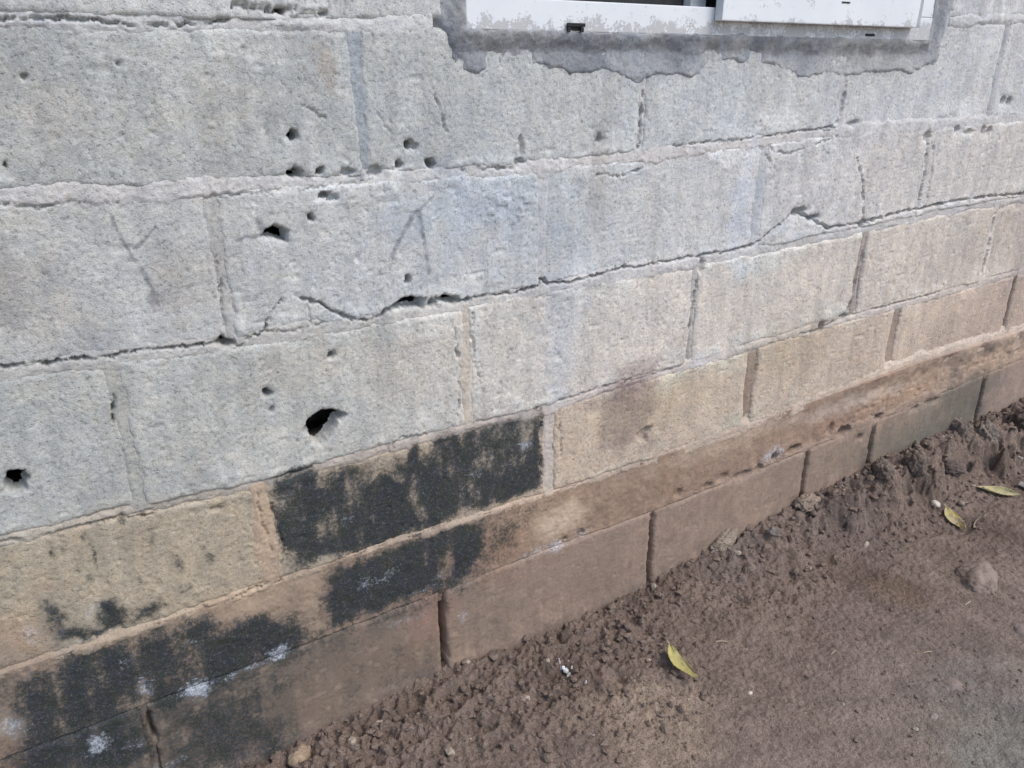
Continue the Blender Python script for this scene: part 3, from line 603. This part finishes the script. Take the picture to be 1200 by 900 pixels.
# ------------------------------------------------------------------ plain boxes (bevelled) for the window
import bmesh
def box_mesh(name, boxes, mat, parent, bevel=.0015):
    bm = bmesh.new()
    for (x0, x1, y0, y1, z0, z1) in boxes:
        g = bmesh.ops.create_cube(bm, size=1.0)
        for v in g['verts']:
            v.co = Vector(((x0+x1)/2+v.co.x*(x1-x0), (y0+y1)/2+v.co.y*(y1-y0), (z0+z1)/2+v.co.z*(z1-z0)))
    if bevel: bmesh.ops.bevel(bm, geom=list(bm.edges), offset=bevel, segments=2, affect='EDGES', profile=.6)
    me = bpy.data.meshes.new(name); bm.to_mesh(me); bm.free(); me.materials.append(mat)
    for p in me.polygons: p.use_smooth = False
    return link(bpy.data.objects.new(name, me), parent)
def window_paint():
    mt, t, b, out = new_mat('white_painted_aluminium'); n = NB(t)
    sx = t.nodes.new('ShaderNodeSeparateXYZ'); n.link(n.pos, sx.inputs[0])
    low = n.ramp(sx.outputs[2], .786, .812, 1, 0)                 # cement slurry left along the bottom rail
    sp = n.math('ADD', n.math('MULTIPLY', low, .60), n.math('ADD', n.ramp(n.noise(45, 4, .65), .2, .8, -.5, .5), n.ramp(n.noise(230, 4, .7), .2, .8, -.42, .42)))
    f = n.math('MULTIPLY', n.ramp(sp, .36, .55), .85)
    dots = n.ramp(n.noise(160, 2, .5), .73, .77, 0, .6)
    col = n.mix(n.ramp(n.noise(14, 3, .5), .3, .7), (.71, .72, .72), (.66, .675, .685))
    col = n.mix(dots, col, (.30, .29, .28))
    col = n.mix(f, col, (.42, .41, .40))
    n.link(col, b.inputs['Base Color']); b.inputs['Roughness'].default_value = .42; b.inputs['Specular IOR Level'].default_value = .4
    n.link(n.bump(f, .4, .001), b.inputs['Normal']); return mt
M_WHITE = window_paint()
M_DARK = simple('black_rubber_and_gap_shade', (.012, .012, .013), (.02, .02, .02), 90, .6)  # black of the drain fittings; on the left leaf it paints gap shade
M_GREY = simple('grey_plastic_cap', (.34, .35, .36), (.42, .43, .44), 80, .5)
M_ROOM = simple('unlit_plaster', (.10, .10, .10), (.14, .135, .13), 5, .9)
def glass():
    mt, t, b, out = new_mat('window_glass'); b.inputs['Base Color'].default_value = (.85, .9, .9, 1)
    b.inputs['Transmission Weight'].default_value = 1; b.inputs['Roughness'].default_value = .03; b.inputs['IOR'].default_value = 1.45
    n = NB(t); n.link(n.ramp(n.noise(9, 3, .5), .3, .7, .02, .08), b.inputs['Roughness']); return mt
M_GLASS = glass()
win = empty('casement_window', (.685, .03, WZ0))
tag(win, 'white painted metal casement window with dirty bottom rail set in the block wall', 'window')
y0, y1 = -.0135, .075
box_mesh('bottom_rail', [(WX0, WX1, y0, y1, WZ0, .8265)], M_WHITE, win)
box_mesh('top_rail', [(WX0, WX1, y0, y1, 1.755, WZ1)], M_WHITE, win)
box_mesh('left_stile', [(WX0, WX0+.042, y0+.0006, y1, .827, 1.7545)], M_WHITE, win)
box_mesh('right_stile', [(WX1-.042, WX1, y0+.0006, y1, .827, 1.7545)], M_WHITE, win)
box_mesh('mullion', [(.588, .622, .012, y1, .827, 1.7545)], M_GREY, win)
# closed leaf on the right, standing proud of the frame
leaf = box_mesh('sash', [(.617, 1.136, -.0325, -.015, .8065, .870), (.617, 1.136, -.0325, -.015, 1.70, 1.765), (.617, .672, -.032, -.0155, .8705, 1.6995), (1.080, 1.136, -.032, -.0155, .8705, 1.6995)], M_WHITE, win, .002)
box_mesh('end_cap', [(1.1365, 1.148, -.0305, -.015, .8075, 1.764)], M_GREY, leaf, .001)
box_mesh('pane', [(.673, 1.079, -.0255, -.0215, .8706, 1.6994)], M_GLASS, leaf, 0)
box_mesh('weep_hole', [(.905, .927, -.0333, -.032, .842, .8445)], M_DARK, leaf, 0)
# open leaf on the left: frame coloured black for the shade of the gap; glass set back
lp = box_mesh('sash', [(WX0+.043, .587, .028, .052, .8275, .842), (WX0+.043, .587, .028, .052, 1.72, 1.754), (WX0+.043, WX0+.075, .0285, .0515, .8425, 1.7195), (.555, .587, .0285, .0515, .8425, 1.7195)], M_DARK, win, .001)
box_mesh('pane', [(WX0+.0755, .5545, .038, .042, .8425, 1.7195)], M_GLASS, lp, 0)
def drain(px, py, w_, h_, cap):
    c = wall_at([(px, py)])[0]; c[1] += .0075+math.tan(TILT)*(c[0]-.685)
    o = box_mesh('drain_slot', [(c[0]-w_/2, c[0]+w_/2, y0-.0016, y0+.004, c[1]-h_/2, c[1]+h_/2)], M_DARK, win, .0006)
    if cap:
        box_mesh('drain_cover', [(c[0]-w_/2-.002, c[0]+w_/2+.002, y0-.005, y0-.0018, c[1]+h_/2-.002, c[1]+h_/2+.003), (c[0]-w_/2-.001, c[0]-w_/2+.004, y0-.0045, y0-.0018, c[1]-h_/2-.002, c[1]+h_/2-.0025), (c[0]+w_/2-.006, c[0]+w_/2, y0-.0045, y0-.0018, c[1]-h_/2-.002, c[1]+h_/2-.0025)], M_DARK, o, .0006)
drain(667, 33, .028, .007, True); drain(1012, 41, .026, .0045, False)
win.rotation_euler = (0, TILT, 0); win.location.z -= .0075          # the frame was set slightly out of level
# the room behind, closed so that no daylight leaks in from the back
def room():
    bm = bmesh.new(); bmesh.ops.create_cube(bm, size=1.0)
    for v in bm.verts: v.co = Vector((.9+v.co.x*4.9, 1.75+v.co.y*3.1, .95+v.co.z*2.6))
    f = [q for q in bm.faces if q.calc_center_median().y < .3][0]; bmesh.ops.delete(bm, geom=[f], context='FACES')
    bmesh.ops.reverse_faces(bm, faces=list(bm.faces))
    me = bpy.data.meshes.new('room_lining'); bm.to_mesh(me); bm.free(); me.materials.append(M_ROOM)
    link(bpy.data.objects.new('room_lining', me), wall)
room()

# ------------------------------------------------------------------ the ground
GZ = -.305
def axis(fine0, fine1, step, far, neg=True, pos=True):
    a = [fine0]
    while a[-1] < fine1: a.append(a[-1]+step(a[-1]))
    lo, hi = [], []; s = step(fine1); v = a[-1]
    while v < far: s *= 1.35; v += s; hi.append(v)
    s = step(fine0); v = fine0
    while v > -far: s *= 1.35; v -= s; lo.append(v)
    return np.array(lo[::-1]+a+hi)
gx = axis(-.42, 2.3, lambda x: float(np.interp(x, [-.4, .4, 1.2, 2.2], [.0021, .0024, .003, .0042])), 300)
gy = axis(-.86, .03, lambda y: .0024, 300)
X, Y = np.meshgrid(gx, gy); x, y = X.ravel(), Y.ravel()
near = sstep(-.7, -.35, x)*(1-sstep(2.2, 2.9, x))*sstep(-1.3, -.8, y)
def ridge_profile(x, y):
    """heap of lumps along the foot of the wall, taller to the right"""
    d = -y
    amp = np.interp(x, [-.5, -.1, .2, .45, .8, 1.05, 1.3, 1.55, 2.2], [.004, .008, .006, .002, .010, .034, .050, .066, .075])
    wid = np.interp(x, [-.5, .2, .8, 1.2, 2.2], [.22, .16, .07, .12, .15])
    n = fbm(x, y, 11, 4, 311)
    edge = np.interp(x, [.7, 1.1], [.15, .50]); return amp*(1-sstep(edge, 1.0, d/wid+.75*n+.25*fbm(x, y, 40, 3, 312))), d, wid, n
rp, dd, wid, n11 = ridge_profile(x, y)
rough_near = (1-sstep(.05, .34, dd+.12*fbm(x, y, 5, 2, 313)))           # lumpy beside the wall, trodden flat farther out
left_heap = (1-sstep(.25, .62, x))*(1-sstep(.1, .33, dd))
z = GZ-.022*sstep(.85, 1.5, x)*sstep(.02, .2, dd)+.010*fbm(x, y, 1.3, 3, 301)+.0045*fbm(x, y, 9, 3, 303)+rp
z += np.interp(x, [-.5, -.2, .08, .31, .42, .58, .75, 1.03, 1.43, 1.7, 2.1], [-.03, -.025, -.008, -.018, -.010, .002, .018, .012, .012, .0, -.006])*(1-sstep(.0, .22, dd))
lump = np.abs(fbm(x, y, 26, 4, 321)); z += (.002+.012*rough_near+.012*left_heap+.4*rp)*(.5-1.6*lump)
z += (.0016+.0040*rough_near+.003*left_heap)*fbm(x, y, 75, 4, 323, .6)
z += (.0012+.0016*rough_near)*fbm(x, y, 230, 2, 327)
# angular clods: the upper envelope of many small tilted cones
def clods(x, y, size, seed, slope=1.0):
    u = x/size+.5*fbm(x, y, .35/size, 2, seed+50); v = y/size+.5*fbm(x, y, .35/size, 2, seed+60); best = np.full(x.shape, -9.0)
    ui = np.floor(u).astype(np.int64); vi = np.floor(v).astype(np.int64)
    def hsh(a, b, k):
        n = (a*374761393+b*668265263+(seed*7+k)*982451653) & 0xffffffff; n = ((n ^ (n >> 13))*1274126177) & 0xffffffff; n = ((n ^ (n >> 16))*2246822519) & 0xffffffff
        return ((n ^ (n >> 15)) & 0xffff)/65535.0
    for di in (-1, 0, 1):
        for dj in (-1, 0, 1):
            a, b = ui+di, vi+dj; du = u-a-hsh(a, b, 1); dv = v-b-hsh(a, b, 2); tx = hsh(a, b, 3)-.5; ty = hsh(a, b, 4)-.5
            best = np.maximum(best, hsh(a, b, 5)*.7+(du*tx+dv*ty)*.9-slope*np.maximum(np.abs(du+.4*dv), np.abs(dv-.35*du))**1.5)
    return best*size
def sel(m, f):
    o = np.zeros_like(x); o[m] = f(x[m], y[m]); return o
nm = near > .01
bare = (1-.5*sstep(.22, .5, dd+.14*fbm(x, y, 6, 3, 361)))
z += sel(nm, lambda a, b: clods(a, b, .016, 1))*np.clip(rough_near*.28+left_heap*.30+4*rp, 0, .70)*np.clip(.75+1.3*fbm(x, y, 10, 2, 363), .1, 1.3)
z += sel(nm, lambda a, b: clods(a, b, .0085, 2))*bare*.6
crng = np.random.default_rng(11)
ZG = z.reshape(X.shape).copy()
def dome_scatter(count, xr, dr, r0, r1, seed, power=1.0):
    rr = np.random.default_rng(seed)
    for i in range(count):
        cx_ = rr.uniform(*xr); cy_ = -dr*rr.random()**power; r = r0+(r1-r0)*rr.random()**2.5
        i0, i1 = np.searchsorted(gx, cx_-r), np.searchsorted(gx, cx_+r); j0, j1 = np.searchsorted(gy, cy_-r), np.searchsorted(gy, cy_+r)
        if i1-i0 < 2 or j1-j0 < 2: continue
        xx, yy = np.meshgrid(gx[i0:i1], gy[j0:j1]); a = rr.uniform(0, 6.28); q = rr.uniform(.6, 1)
        u = ((xx-cx_)*math.cos(a)+(yy-cy_)*math.sin(a))/r; v = (-(xx-cx_)*math.sin(a)+(yy-cy_)*math.cos(a))/(r*q)
        k = np.clip(1-(np.abs(u)**2.4+np.abs(v)**2.4), 0, None)
        sub = ZG[j0:j1, i0:i1]; base = sub.mean()
        ZG[j0:j1, i0:i1] = np.where(k > 0, np.maximum(sub, base+r*rr.uniform(.45, .9)*np.sqrt(k)-.25*r+(u*.2)*r), sub)
dome_scatter(120, (-.4, .45), .30, .006, .013, 1, .9)
dome_scatter(60, (.9, 2.2), .13, .012, .028, 3, 1.0)
# a trodden hollow and broad smooth patches lower right
z = ZG.ravel()
z = np.where(near > 0, z, z)
z = GZ*(1-near)+z*near + (1-near)*.03*fbm(x, y, .6, 3, 305)
dry = np.clip(sstep(.18, .55, dd+.25*fbm(x, y, 4, 3, 331))*.8+.3*fbm(x, y, 12, 3, 333), 0, 1)
damp = alb((132, 111, 97)); dryc = alb((141, 122, 108)); dk = alb((101, 82, 71)); gg = alb((128, 127, 115)); tanc = alb((160, 136, 114))
col = damp*(1-dry[:, None])+dryc*dry[:, None]
t = (sstep(.05, .35, fbm(x, y, 7, 4, 335))*.55*(1-dry))[:, None]; col = col*(1-t)+dk*t
def gpatch(px, py, r, c, s, seed):
    global col
    q = ground_at(px, py, GZ); d = np.hypot(x-q[0], y-q[1])/r+.7*fbm(x, y, 14, 3, seed)
    t = (s*(1-sstep(.3, 1.2, d)))[:, None]; col = col*(1-t)+c*t
gpatch(1160, 850, .14, gg, .8, 341); gpatch(1190, 800, .10, alb((140, 128, 118)), .6, 342); gpatch(770, 860, .14, tanc, .8, 343); gpatch(1050, 820, .16, alb((142, 124, 110)), .5, 344)
gpatch(640, 740, .10, alb((132, 112, 96)), .5, 345); gpatch(520, 860, .10, alb((128, 110, 96)), .5, 346); gpatch(740, 690, .09, dk, .55, 347); gpatch(860, 660, .10, alb((122, 108, 102)), .5, 348); gpatch(1045, 695, .06, alb((124, 100, 78)), .6, 349)
gpatch(1080, 760, .20, alb((122, 106, 98)), .45, 350); gpatch(480, 800, .07, alb((136, 116, 98)), .5, 351); gpatch(1000, 620, .14, alb((116, 101, 95)), .5, 352)
col *= (1+.35*fbm(x, y, 30, 4, 355))[:, None]
ground = grid_mesh('ground', X, Y, z.reshape(X.shape), M_SOIL, None, dict(base=np.clip(col, .01, .6)))
tag(ground, kind='structure')
ZG = z.reshape(X.shape)
def gz(px_, py_):
    i = min(max(np.searchsorted(gx, px_), 1), len(gx)-1); j = min(max(np.searchsorted(gy, py_), 1), len(gy)-1)
    return float(ZG[j, i])
def on_ground(px, py):
    q = ground_at(px, py, GZ)
    for _ in range(4): q = ground_at(px, py, gz(q[0], q[1]))
    return q

# ------------------------------------------------------------------ lumps, stones
def lump_mesh(name, seed, size, squash, mat, freq=1.4, amp=.28, sub=4, colour=None, crag=0.0):
    bm = bmesh.new(); bmesh.ops.create_icosphere(bm, subdivisions=sub, radius=1.0)
    V = np.array([v.co[:] for v in bm.verts]); s = seed*3.7
    d = 1+amp*(fbm(V[:, 0]+s, V[:, 1]-s+V[:, 2]*.7, freq, 4, seed)+fbm(V[:, 1]+s, V[:, 2]+s-V[:, 0]*.6, freq, 4, seed+3))
    d += amp*.25*fbm(V[:, 0]*1+V[:, 2], V[:, 1]+s, freq*5, 3, seed+8)
    if crag:
        for k, (i, j, l) in enumerate(((0, 1, 2), (1, 2, 0), (2, 0, 1))):
            d += crag*(.30-np.abs(fbm(V[:, i]+s+.7*V[:, l], V[:, j]-s-.5*V[:, l], 2.6, 4, seed+20+k, .6)))*.5
    V = V*d[:, None]*np.array(squash)*size
    for v, c in zip(bm.verts, V): v.co = c
    me = bpy.data.meshes.new(name); bm.to_mesh(me); bm.free()
    for p in me.polygons: p.use_smooth = True
    at = me.attributes.new('base', 'FLOAT_COLOR', 'POINT')
    c = np.array(colour if colour is not None else damp); cc = c[None]*(1+.3*fbm(V[:, 0]+V[:, 2], V[:, 1], 40, 3, seed+5))[:, None]
    at.data.foreach_set('color', np.concatenate([cc, np.ones((len(cc), 1))], 1).astype(np.float32).ravel())
    me.materials.append(mat); return me
def place(name, me, loc, rz, label, cat, group=None, sink=0, tilt=(0, 0)):
    o = bpy.data.objects.new(name, me); o.location = (loc[0], loc[1], loc[2]-sink); o.rotation_euler = (tilt[0], tilt[1], rz)
    COL.objects.link(o); return tag(o, label, cat, group)

M_STONE = simple('grey_brown_stone', tuple(alb((122, 106, 96))), tuple(alb((142, 126, 116))), 45, .9, .7)
M_PALE = simple('pale_limestone', tuple(alb((205, 190, 170))), tuple(alb((180, 165, 148))), 60, .8, .3)
M_BROWN = simple('brown_stone', tuple(alb((118, 100, 88))), tuple(alb((136, 118, 105))), 35, .9, .6)
place('stone', lump_mesh('stone', 21, .056, (1.05, .75, .58), M_BROWN, 1.1, .30, 5, crag=.25), on_ground(1143, 678), .5, 'large brown stone half buried in the soil near the two yellow leaves', 'stone', sink=.007)
place('stone', lump_mesh('stone', 24, .019, (1, .8, .55), M_STONE, 1.1, .25), on_ground(1196, 738), 1.1, 'small dark grey stone at the right edge of the bare soil', 'stone', sink=.003)
place('stone', lump_mesh('stone', 27, .021, (1.1, .8, .5), M_STONE, 1.1, .2), on_ground(1118, 802), 2.1, 'flat grey stone barely showing in the trodden soil at lower right', 'stone', sink=.006)
place('stone', lump_mesh('stone', 22, .012, (1.0, .75, .7), M_PALE, 1.2, .2), on_ground(1096, 590), 1.35, 'larger cream pebble beside the mud bank', 'pebble', sink=.001)
place('stone', lump_mesh('stone', 23, .009, (1.0, .8, .7), M_STONE, 1.2, .2), on_ground(1126, 592), .4, 'smaller pinkish grey pebble beside the curled leaf', 'pebble', sink=-.006)
M_TANST = simple('tan_stone', tuple(alb((172, 148, 118))), tuple(alb((146, 122, 96))), 40, .85, .4)
place('stone', lump_mesh('stone', 29, .020, (1.1, .8, .7), M_TANST, 1.1, .25), on_ground(350, 884), .5, 'tan stone in the heaped soil at the bottom left foot of the wall', 'stone', sink=.004)
place('stone', lump_mesh('stone', 33, .008, (1.3, .8, .5), M_STONE, 1.1, .2), on_ground(1095, 840), .2, 'small brown stone on trodden soil beside the greenish patch', 'stone', sink=.001)
place('stone', lump_mesh('stone', 34, .0045, (1, .9, .7), M_PALE, 1.1, .2), on_ground(879, 812), .2, 'tiny white pebble on bare soil below the wall', 'pebble', sink=.001)
cl = alb((166, 146, 124))
place('mortar_lump', lump_mesh('mortar_lump', 41, .026, (1.35, .55, .62), M_SOIL, 1.6, .3, 5, colour=cl, crag=.6), np.array([*wall_at([(843, 631)])[0][:1], -.012, wall_at([(843, 631)])[0][1]]), .0, 'pale crumbly mortar lump stuck against the footing blocks', 'mortar lump', tilt=(0, -.35))
CL = [(945, 598, .030, (1.3, .7, .8), (148, 128, 110), 'pale crumbly clod at the foot of the narrow footing block'),
      (878, 668, .018, (1.0, .7, .9), (140, 122, 106), 'small tan clod in the gap below the mortar lump'),
      (975, 578, .014, (1, .8, .8), (128, 108, 94), 'small round mud clod at the foot of the block left of the dark green stain'),
      (1030, 568, .032, (1.2, .8, 1.0), (120, 104, 92), 'broad lumpy mud clod below the dark green stained footing block'),
      (1072, 545, .034, (.9, .8, 1.25), (124, 108, 96), 'upright mud clod against the dark green stained footing block'),
      (1118, 528, .036, (1.0, .8, 1.2), (130, 114, 102), 'tall split mud clod at the right end of the dark green stain'),
      (1155, 512, .036, (.9, .9, 1.2), (132, 118, 106), 'tall mud clod under the rightmost open footing joint'),
      (1196, 508, .045, (1.1, .9, 1.1), (92, 78, 70), 'big dark mud clod at the right edge of the photo by the wall'),
      (1112, 560, .026, (1.2, .9, .8), (104, 90, 82), 'dark mud clod in front of the tall split clod'),
      (905, 636, .016, (1.2, .8, .8), (124, 112, 104), 'grey mud clod beside the pale crumbly clod')]
for i, (px, py, s, sq, c, lab) in enumerate(CL):
    q = on_ground(px, py); q = np.array([q[0], min(q[1], -.5*s), gz(q[0], min(q[1], -.5*s))])
    place('mud_clod', lump_mesh('mud_clod', 60+i*5, s*.8, sq, M_SOIL, 1.8, .45, 5, colour=alb(np.array(c)*1.08), crag=.55), q, .3*i, lab, 'mud clod', 'mud clods along the foot of the wall', sink=-.1*s)
ch = simple('cement_fragment', tuple(alb((176, 164, 152))), tuple(alb((150, 138, 126))), 60, .85)
def slab(px, py, sx, sy, sz, rz, label, tilt):
    q = on_ground(px, py); o = box_mesh('cement_fragment', [(-sx, sx, -sy, sy, -sz, sz)], ch, None, .002)
    o.location = (q[0], q[1], q[2]+sz+.005); o.rotation_euler = (tilt[0], tilt[1], rz); tag(o, label, 'rubble')
slab(1195, 538, .022, .010, .005, .2, 'flat pale cement fragment at the right edge under the dark mud clod', (.25, .05))
slab(1199, 573, .008, .014, .006, .5, 'small upright cement chip at the right edge beyond the curled leaf', (.3, .5))

# loose crumbs nobody could count: one object
def crumbs():
    base = []
    for s in range(6):
        bm = bmesh.new(); bmesh.ops.create_icosphere(bm, subdivisions=1, radius=1.0)
        V = np.array([v.co[:] for v in bm.verts]); bm.verts.ensure_lookup_table(); F = np.array([[v.index for v in f.verts] for f in bm.faces]); bm.free()
        V = V*np.random.default_rng(400+s).uniform(.6, 1.25, len(V))[:, None]; base.append((V, F))
    VV, FF, CC = [], [], []; off = 0; rr = np.random.default_rng(5)
    for i in range(9000):
        u = rr.random()
        if u < .14: cx_, cy_, r = rr.uniform(-.4, .5), -.34*rr.random()**1.0, .0022+.009*rr.random()**3.5
        elif u < .30: cx_, cy_, r = rr.uniform(.4, 2.2), -.20*rr.random()**1.6-.002, .0018+.010*rr.random()**4
        else: cx_, cy_, r = rr.uniform(-.3, 2.1), -.8*rr.random(), .0010+.0042*rr.random()**5
        V, F = base[i % 6]; a = rr.uniform(0, 6.28); R = np.array([[math.cos(a), -math.sin(a), 0], [math.sin(a), math.cos(a), 0], [0, 0, 1]])
        P = (V*np.array([1, rr.uniform(.6, 1), rr.uniform(.5, .9)]))@R.T*r+np.array([cx_, cy_, gz(cx_, cy_)+r*.15])
        VV.append(P); FF.append(F+off); off += len(V)
        k = rr.random(); c = damp*(1-k)+alb((140, 120, 104))*k
        if rr.random() < .03: c = alb((186, 168, 146))
        CC.append(np.repeat(c[None], len(V), 0))
    V = np.concatenate(VV); F = np.concatenate(FF)
    o = raw_mesh('soil_crumbs', V, F.ravel(), np.arange(len(F))*3, np.full(len(F), 3), M_SOIL, None, dict(base=np.concatenate(CC)), smooth=False)
    tag(o, 'loose brown soil crumbs scattered below the wall', 'soil', kind='stuff')
crumbs()

# ------------------------------------------------------------------ leaves, straw, splash
def leaf_mat(name, c1, c2, c3):
    mt, t, b, out = new_mat(name); n = NB(t)
    tc = n.attr('across').outputs['Fac']; al = n.attr('along').outputs['Fac']
    col = n.mix(n.ramp(n.noise(60, 4, .6), .35, .65), c1, c2)
    rib = n.ramp(tc, .03, .10, 1, 0); col = n.mix(rib, col, c3)
    wv = t.nodes.new('ShaderNodeTexWave'); wv.inputs['Scale'].default_value = 6; cx_ = t.nodes.new('ShaderNodeCombineXYZ'); n.link(n.math('SUBTRACT', al, n.math('MULTIPLY', tc, .35)), cx_.inputs[0]); n.link(cx_.outputs[0], wv.inputs['Vector'])
    col = n.mix(n.ramp(wv.outputs['Fac'], .75, .98, 0, .45), col, c3)
    col = n.mix(n.math('MULTIPLY', n.ramp(n.noise(120, 4, .7), .6, .68), .7), col, (.12, .075, .03))
    n.link(col, b.inputs['Base Color']); b.inputs['Roughness'].default_value = .6; b.inputs['Specular IOR Level'].default_value = .3
    n.link(n.bump(wv.outputs['Fac'], .25, .001), b.inputs['Normal']); return mt
def leaf(label, mat, L, W, fold, curl, loc, rz, tilt=0, seed=0, one_side=1.0, twist=0, stem=True):
    nu, nv = 34, 13; u = np.linspace(0, 1, nu)[:, None]; v = np.linspace(-1, 1, nv)[None]
    prof = np.sin(np.pi*np.clip(u, 0, 1)**.85)**.8*W*.5
    edge = 1+.03*np.sin(u*60+seed)*(np.abs(v) > .8)+.08*fbm(u*6+seed, v*0, 1.5, 2, seed)
    side = np.where(v < 0, 1.0, one_side)
    wv_ = prof*v*edge*side
    a = fold*np.abs(v)
    Xl = (u-.5)*L+0*v; Yl = wv_*np.cos(a*.9); Zl = np.abs(wv_)*np.sin(a)+curl*L*((u-.5)**2)*2+.004*fbm(u*5+seed, v*2, 1.3, 2, seed+3)
    tw = twist*(u-.5); Y2 = Yl*np.cos(tw)-Zl*np.sin(tw); Z2 = Yl*np.sin(tw)+Zl*np.cos(tw)
    X2 = Xl+0*Y2
    V = np.stack([X2.ravel(), Y2.ravel(), Z2.ravel()], -1); V[:, 2] -= V[:, 2].min()
    idx = np.arange(nu*nv).reshape(nu, nv); q = np.stack([idx[:-1, :-1], idx[1:, :-1], idx[1:, 1:], idx[:-1, 1:]], -1).reshape(-1, 4)
    root = empty('fallen_leaf', (loc[0], loc[1], loc[2])); root.rotation_euler = (tilt, 0, rz)
    tag(root, label, 'leaf', 'fallen leaves on the soil')
    at = dict(across=np.repeat(np.abs(v), nu, 0).ravel(), along=np.repeat(u, nv, 1).ravel())
    o = raw_mesh('blade', V, q.ravel(), np.arange(len(q))*4, np.full(len(q), 4), mat, None, at); o.parent = root
    md = o.modifiers.new('thickness', 'SOLIDIFY'); md.thickness = .0006
    mid = V[idx[:, nv//2]]
    pts = np.concatenate([mid[:1]+[[-.010 if stem else -.001, 0, .002]], mid[:-1]]); rad = np.linspace(.0011, .0004, len(pts))
    VV, FF = [], []
    for i, p in enumerate(pts):
        for k in range(6):
            an = k*math.pi/3; VV.append(p+np.array([0, math.cos(an), math.sin(an)])*rad[i])
    for i in range(len(pts)-1):
        for k in range(6): FF.append([i*6+k, i*6+(k+1) % 6, (i+1)*6+(k+1) % 6, (i+1)*6+k])
    FF = np.array(FF); o2 = raw_mesh('midrib', np.array(VV), FF.ravel(), np.arange(len(FF))*4, np.full(len(FF), 4), M_RIB, None); o2.parent = root
    return root
M_RIB = simple('leaf_rib', (.52, .46, .30), (.44, .38, .22), 80, .6)
M_L1 = leaf_mat('yellow_green_leaf', (.40, .35, .11), (.33, .28, .09), (.56, .50, .31))
M_L2 = leaf_mat('yellow_brown_leaf', (.42, .33, .09), (.34, .28, .19), (.46, .40, .28))
M_L3 = leaf_mat('faded_yellow_leaf', (.46, .41, .19), (.40, .34, .19), (.56, .50, .34))
def ang(p, q):
    a = on_ground(*p); b_ = on_ground(*q); return math.atan2(b_[1]-a[1], b_[0]-a[0]), float(np.hypot(b_[0]-a[0], b_[1]-a[1]))
a, L = ang((788, 766), (818, 803)); q = on_ground(801, 786); leaf('yellow green folded leaf lying alone on bare soil below the wall', M_L1, L*1.10, .048, .45, .18, q+[0, 0, .016], a, .14, 3, .22, .15)
a, L = ang((1110, 601), (1131, 624)); q = on_ground(1120, 613); leaf('short yellow tipped leaf between the half buried stone and the pebbles', M_L2, L*1.15, .040, .3, .20, q+[0, 0, .007], a, .25, 7, .6, .4)
a, L = ang((1143, 572), (1194, 581)); q = on_ground(1168, 579); leaf('long curled pale yellow leaf beneath the mud bank', M_L3, L, .036, .6, .16, q+[0, 0, .004], a, .25, 11, .8, 1.4)
a, L = ang((1139, 626), (1144, 605)); q = on_ground(1141, 616); leaf('narrow dark shrivelled leaf standing beside the short yellow tipped leaf', simple('dry_leaf', (.13, .10, .08), (.09, .07, .055), 60), L*1.1, .012, .9, .5, q, a, .5, 13, .5, .8)
M_STRAW = simple('dry_straw', (.52, .44, .30), (.44, .36, .24), 60, .7)
def straw(p, q, label, r=.0009):
    a = on_ground(*p); b_ = on_ground(*q); a = a+[0, 0, .0025]; b_ = b_+[0, 0, .0025]
    n = 7; VV, FF = [], []; d = (b_-a)/np.linalg.norm(b_-a); s = np.cross(d, [0, 0, 1]); u = np.cross(s, d)
    for i in range(n):
        t = i/(n-1); c = a+(b_-a)*t+np.array([0, 0, .0015])*math.sin(t*3.1)
        for k in range(6): VV.append(c+(s*math.cos(k*1.0472)+u*math.sin(k*1.0472))*r*(1-.4*t))
    for i in range(n-1):
        for k in range(6): FF.append([i*6+k, i*6+(k+1) % 6, (i+1)*6+(k+1) % 6, (i+1)*6+k])
    FF = np.array(FF); o = raw_mesh('straw', np.array(VV), FF.ravel(), np.arange(len(FF))*4, np.full(len(FF), 4), M_STRAW)
    tag(o, label, 'straw', 'bits of straw on the soil')
straw((839, 753), (853, 753), 'short straw bit lying up from the lone yellow green leaf')
straw((1082, 766), (1092, 765), 'short straw bit on bare soil below the half buried stone')
straw((1131, 710), (1137, 706), 'tiny straw bit just below the half buried stone')
straw((974, 768), (980, 763), 'tiny straw bit on bare soil midway along the bottom right', .0007)
# lime splash
def splash():
    rr = np.random.default_rng(3); VV, FF = [], []; off = 0
    spots = [(663, 785, .0058), (660, 782, .0036), (667, 790, .0042), (665, 793, .0028), (656, 776, .0018), (657, 788, .0022), (661, 798, .002), (686, 801, .0026), (610, 815, .0016), (655, 773, .0012), (670, 782, .0018)]
    for px, py, r in spots:
        q = on_ground(px, py); n = 14
        ring = [q+np.array([math.cos(k*2*math.pi/n)*r*rr.uniform(.6, 1.2), math.sin(k*2*math.pi/n)*r*rr.uniform(.6, 1.2), 0]) for k in range(n)]
        for s, hh in ((1.0, -.002), (.9, .0022), (.5, .0036)):
            for p in ring:
                w_ = q+(p-q)*s; VV.append([w_[0], w_[1], max(gz(w_[0], w_[1]), q[2]-.001)+hh])
        VV.append([q[0], q[1], q[2]+.004])
        for l in range(2):
            for k in range(n):
                FF.append([off+l*n+k, off+l*n+(k+1) % n, off+(l+1)*n+(k+1) % n]); FF.append([off+l*n+k, off+(l+1)*n+(k+1) % n, off+(l+1)*n+k])
        for k in range(n): FF.append([off+2*n+k, off+2*n+(k+1) % n, off+3*n])
        off += 3*n+1
    F = np.array(FF); o = raw_mesh('lime_splash', np.array(VV), F.ravel(), np.arange(len(F))*3, np.full(len(F), 3), simple('white_lime', (.72, .72, .72), (.55, .54, .52), 90, .8))
    tag(o, 'white lime splash dried on the soil below the footing blocks', 'splash', kind='stuff')
splash()
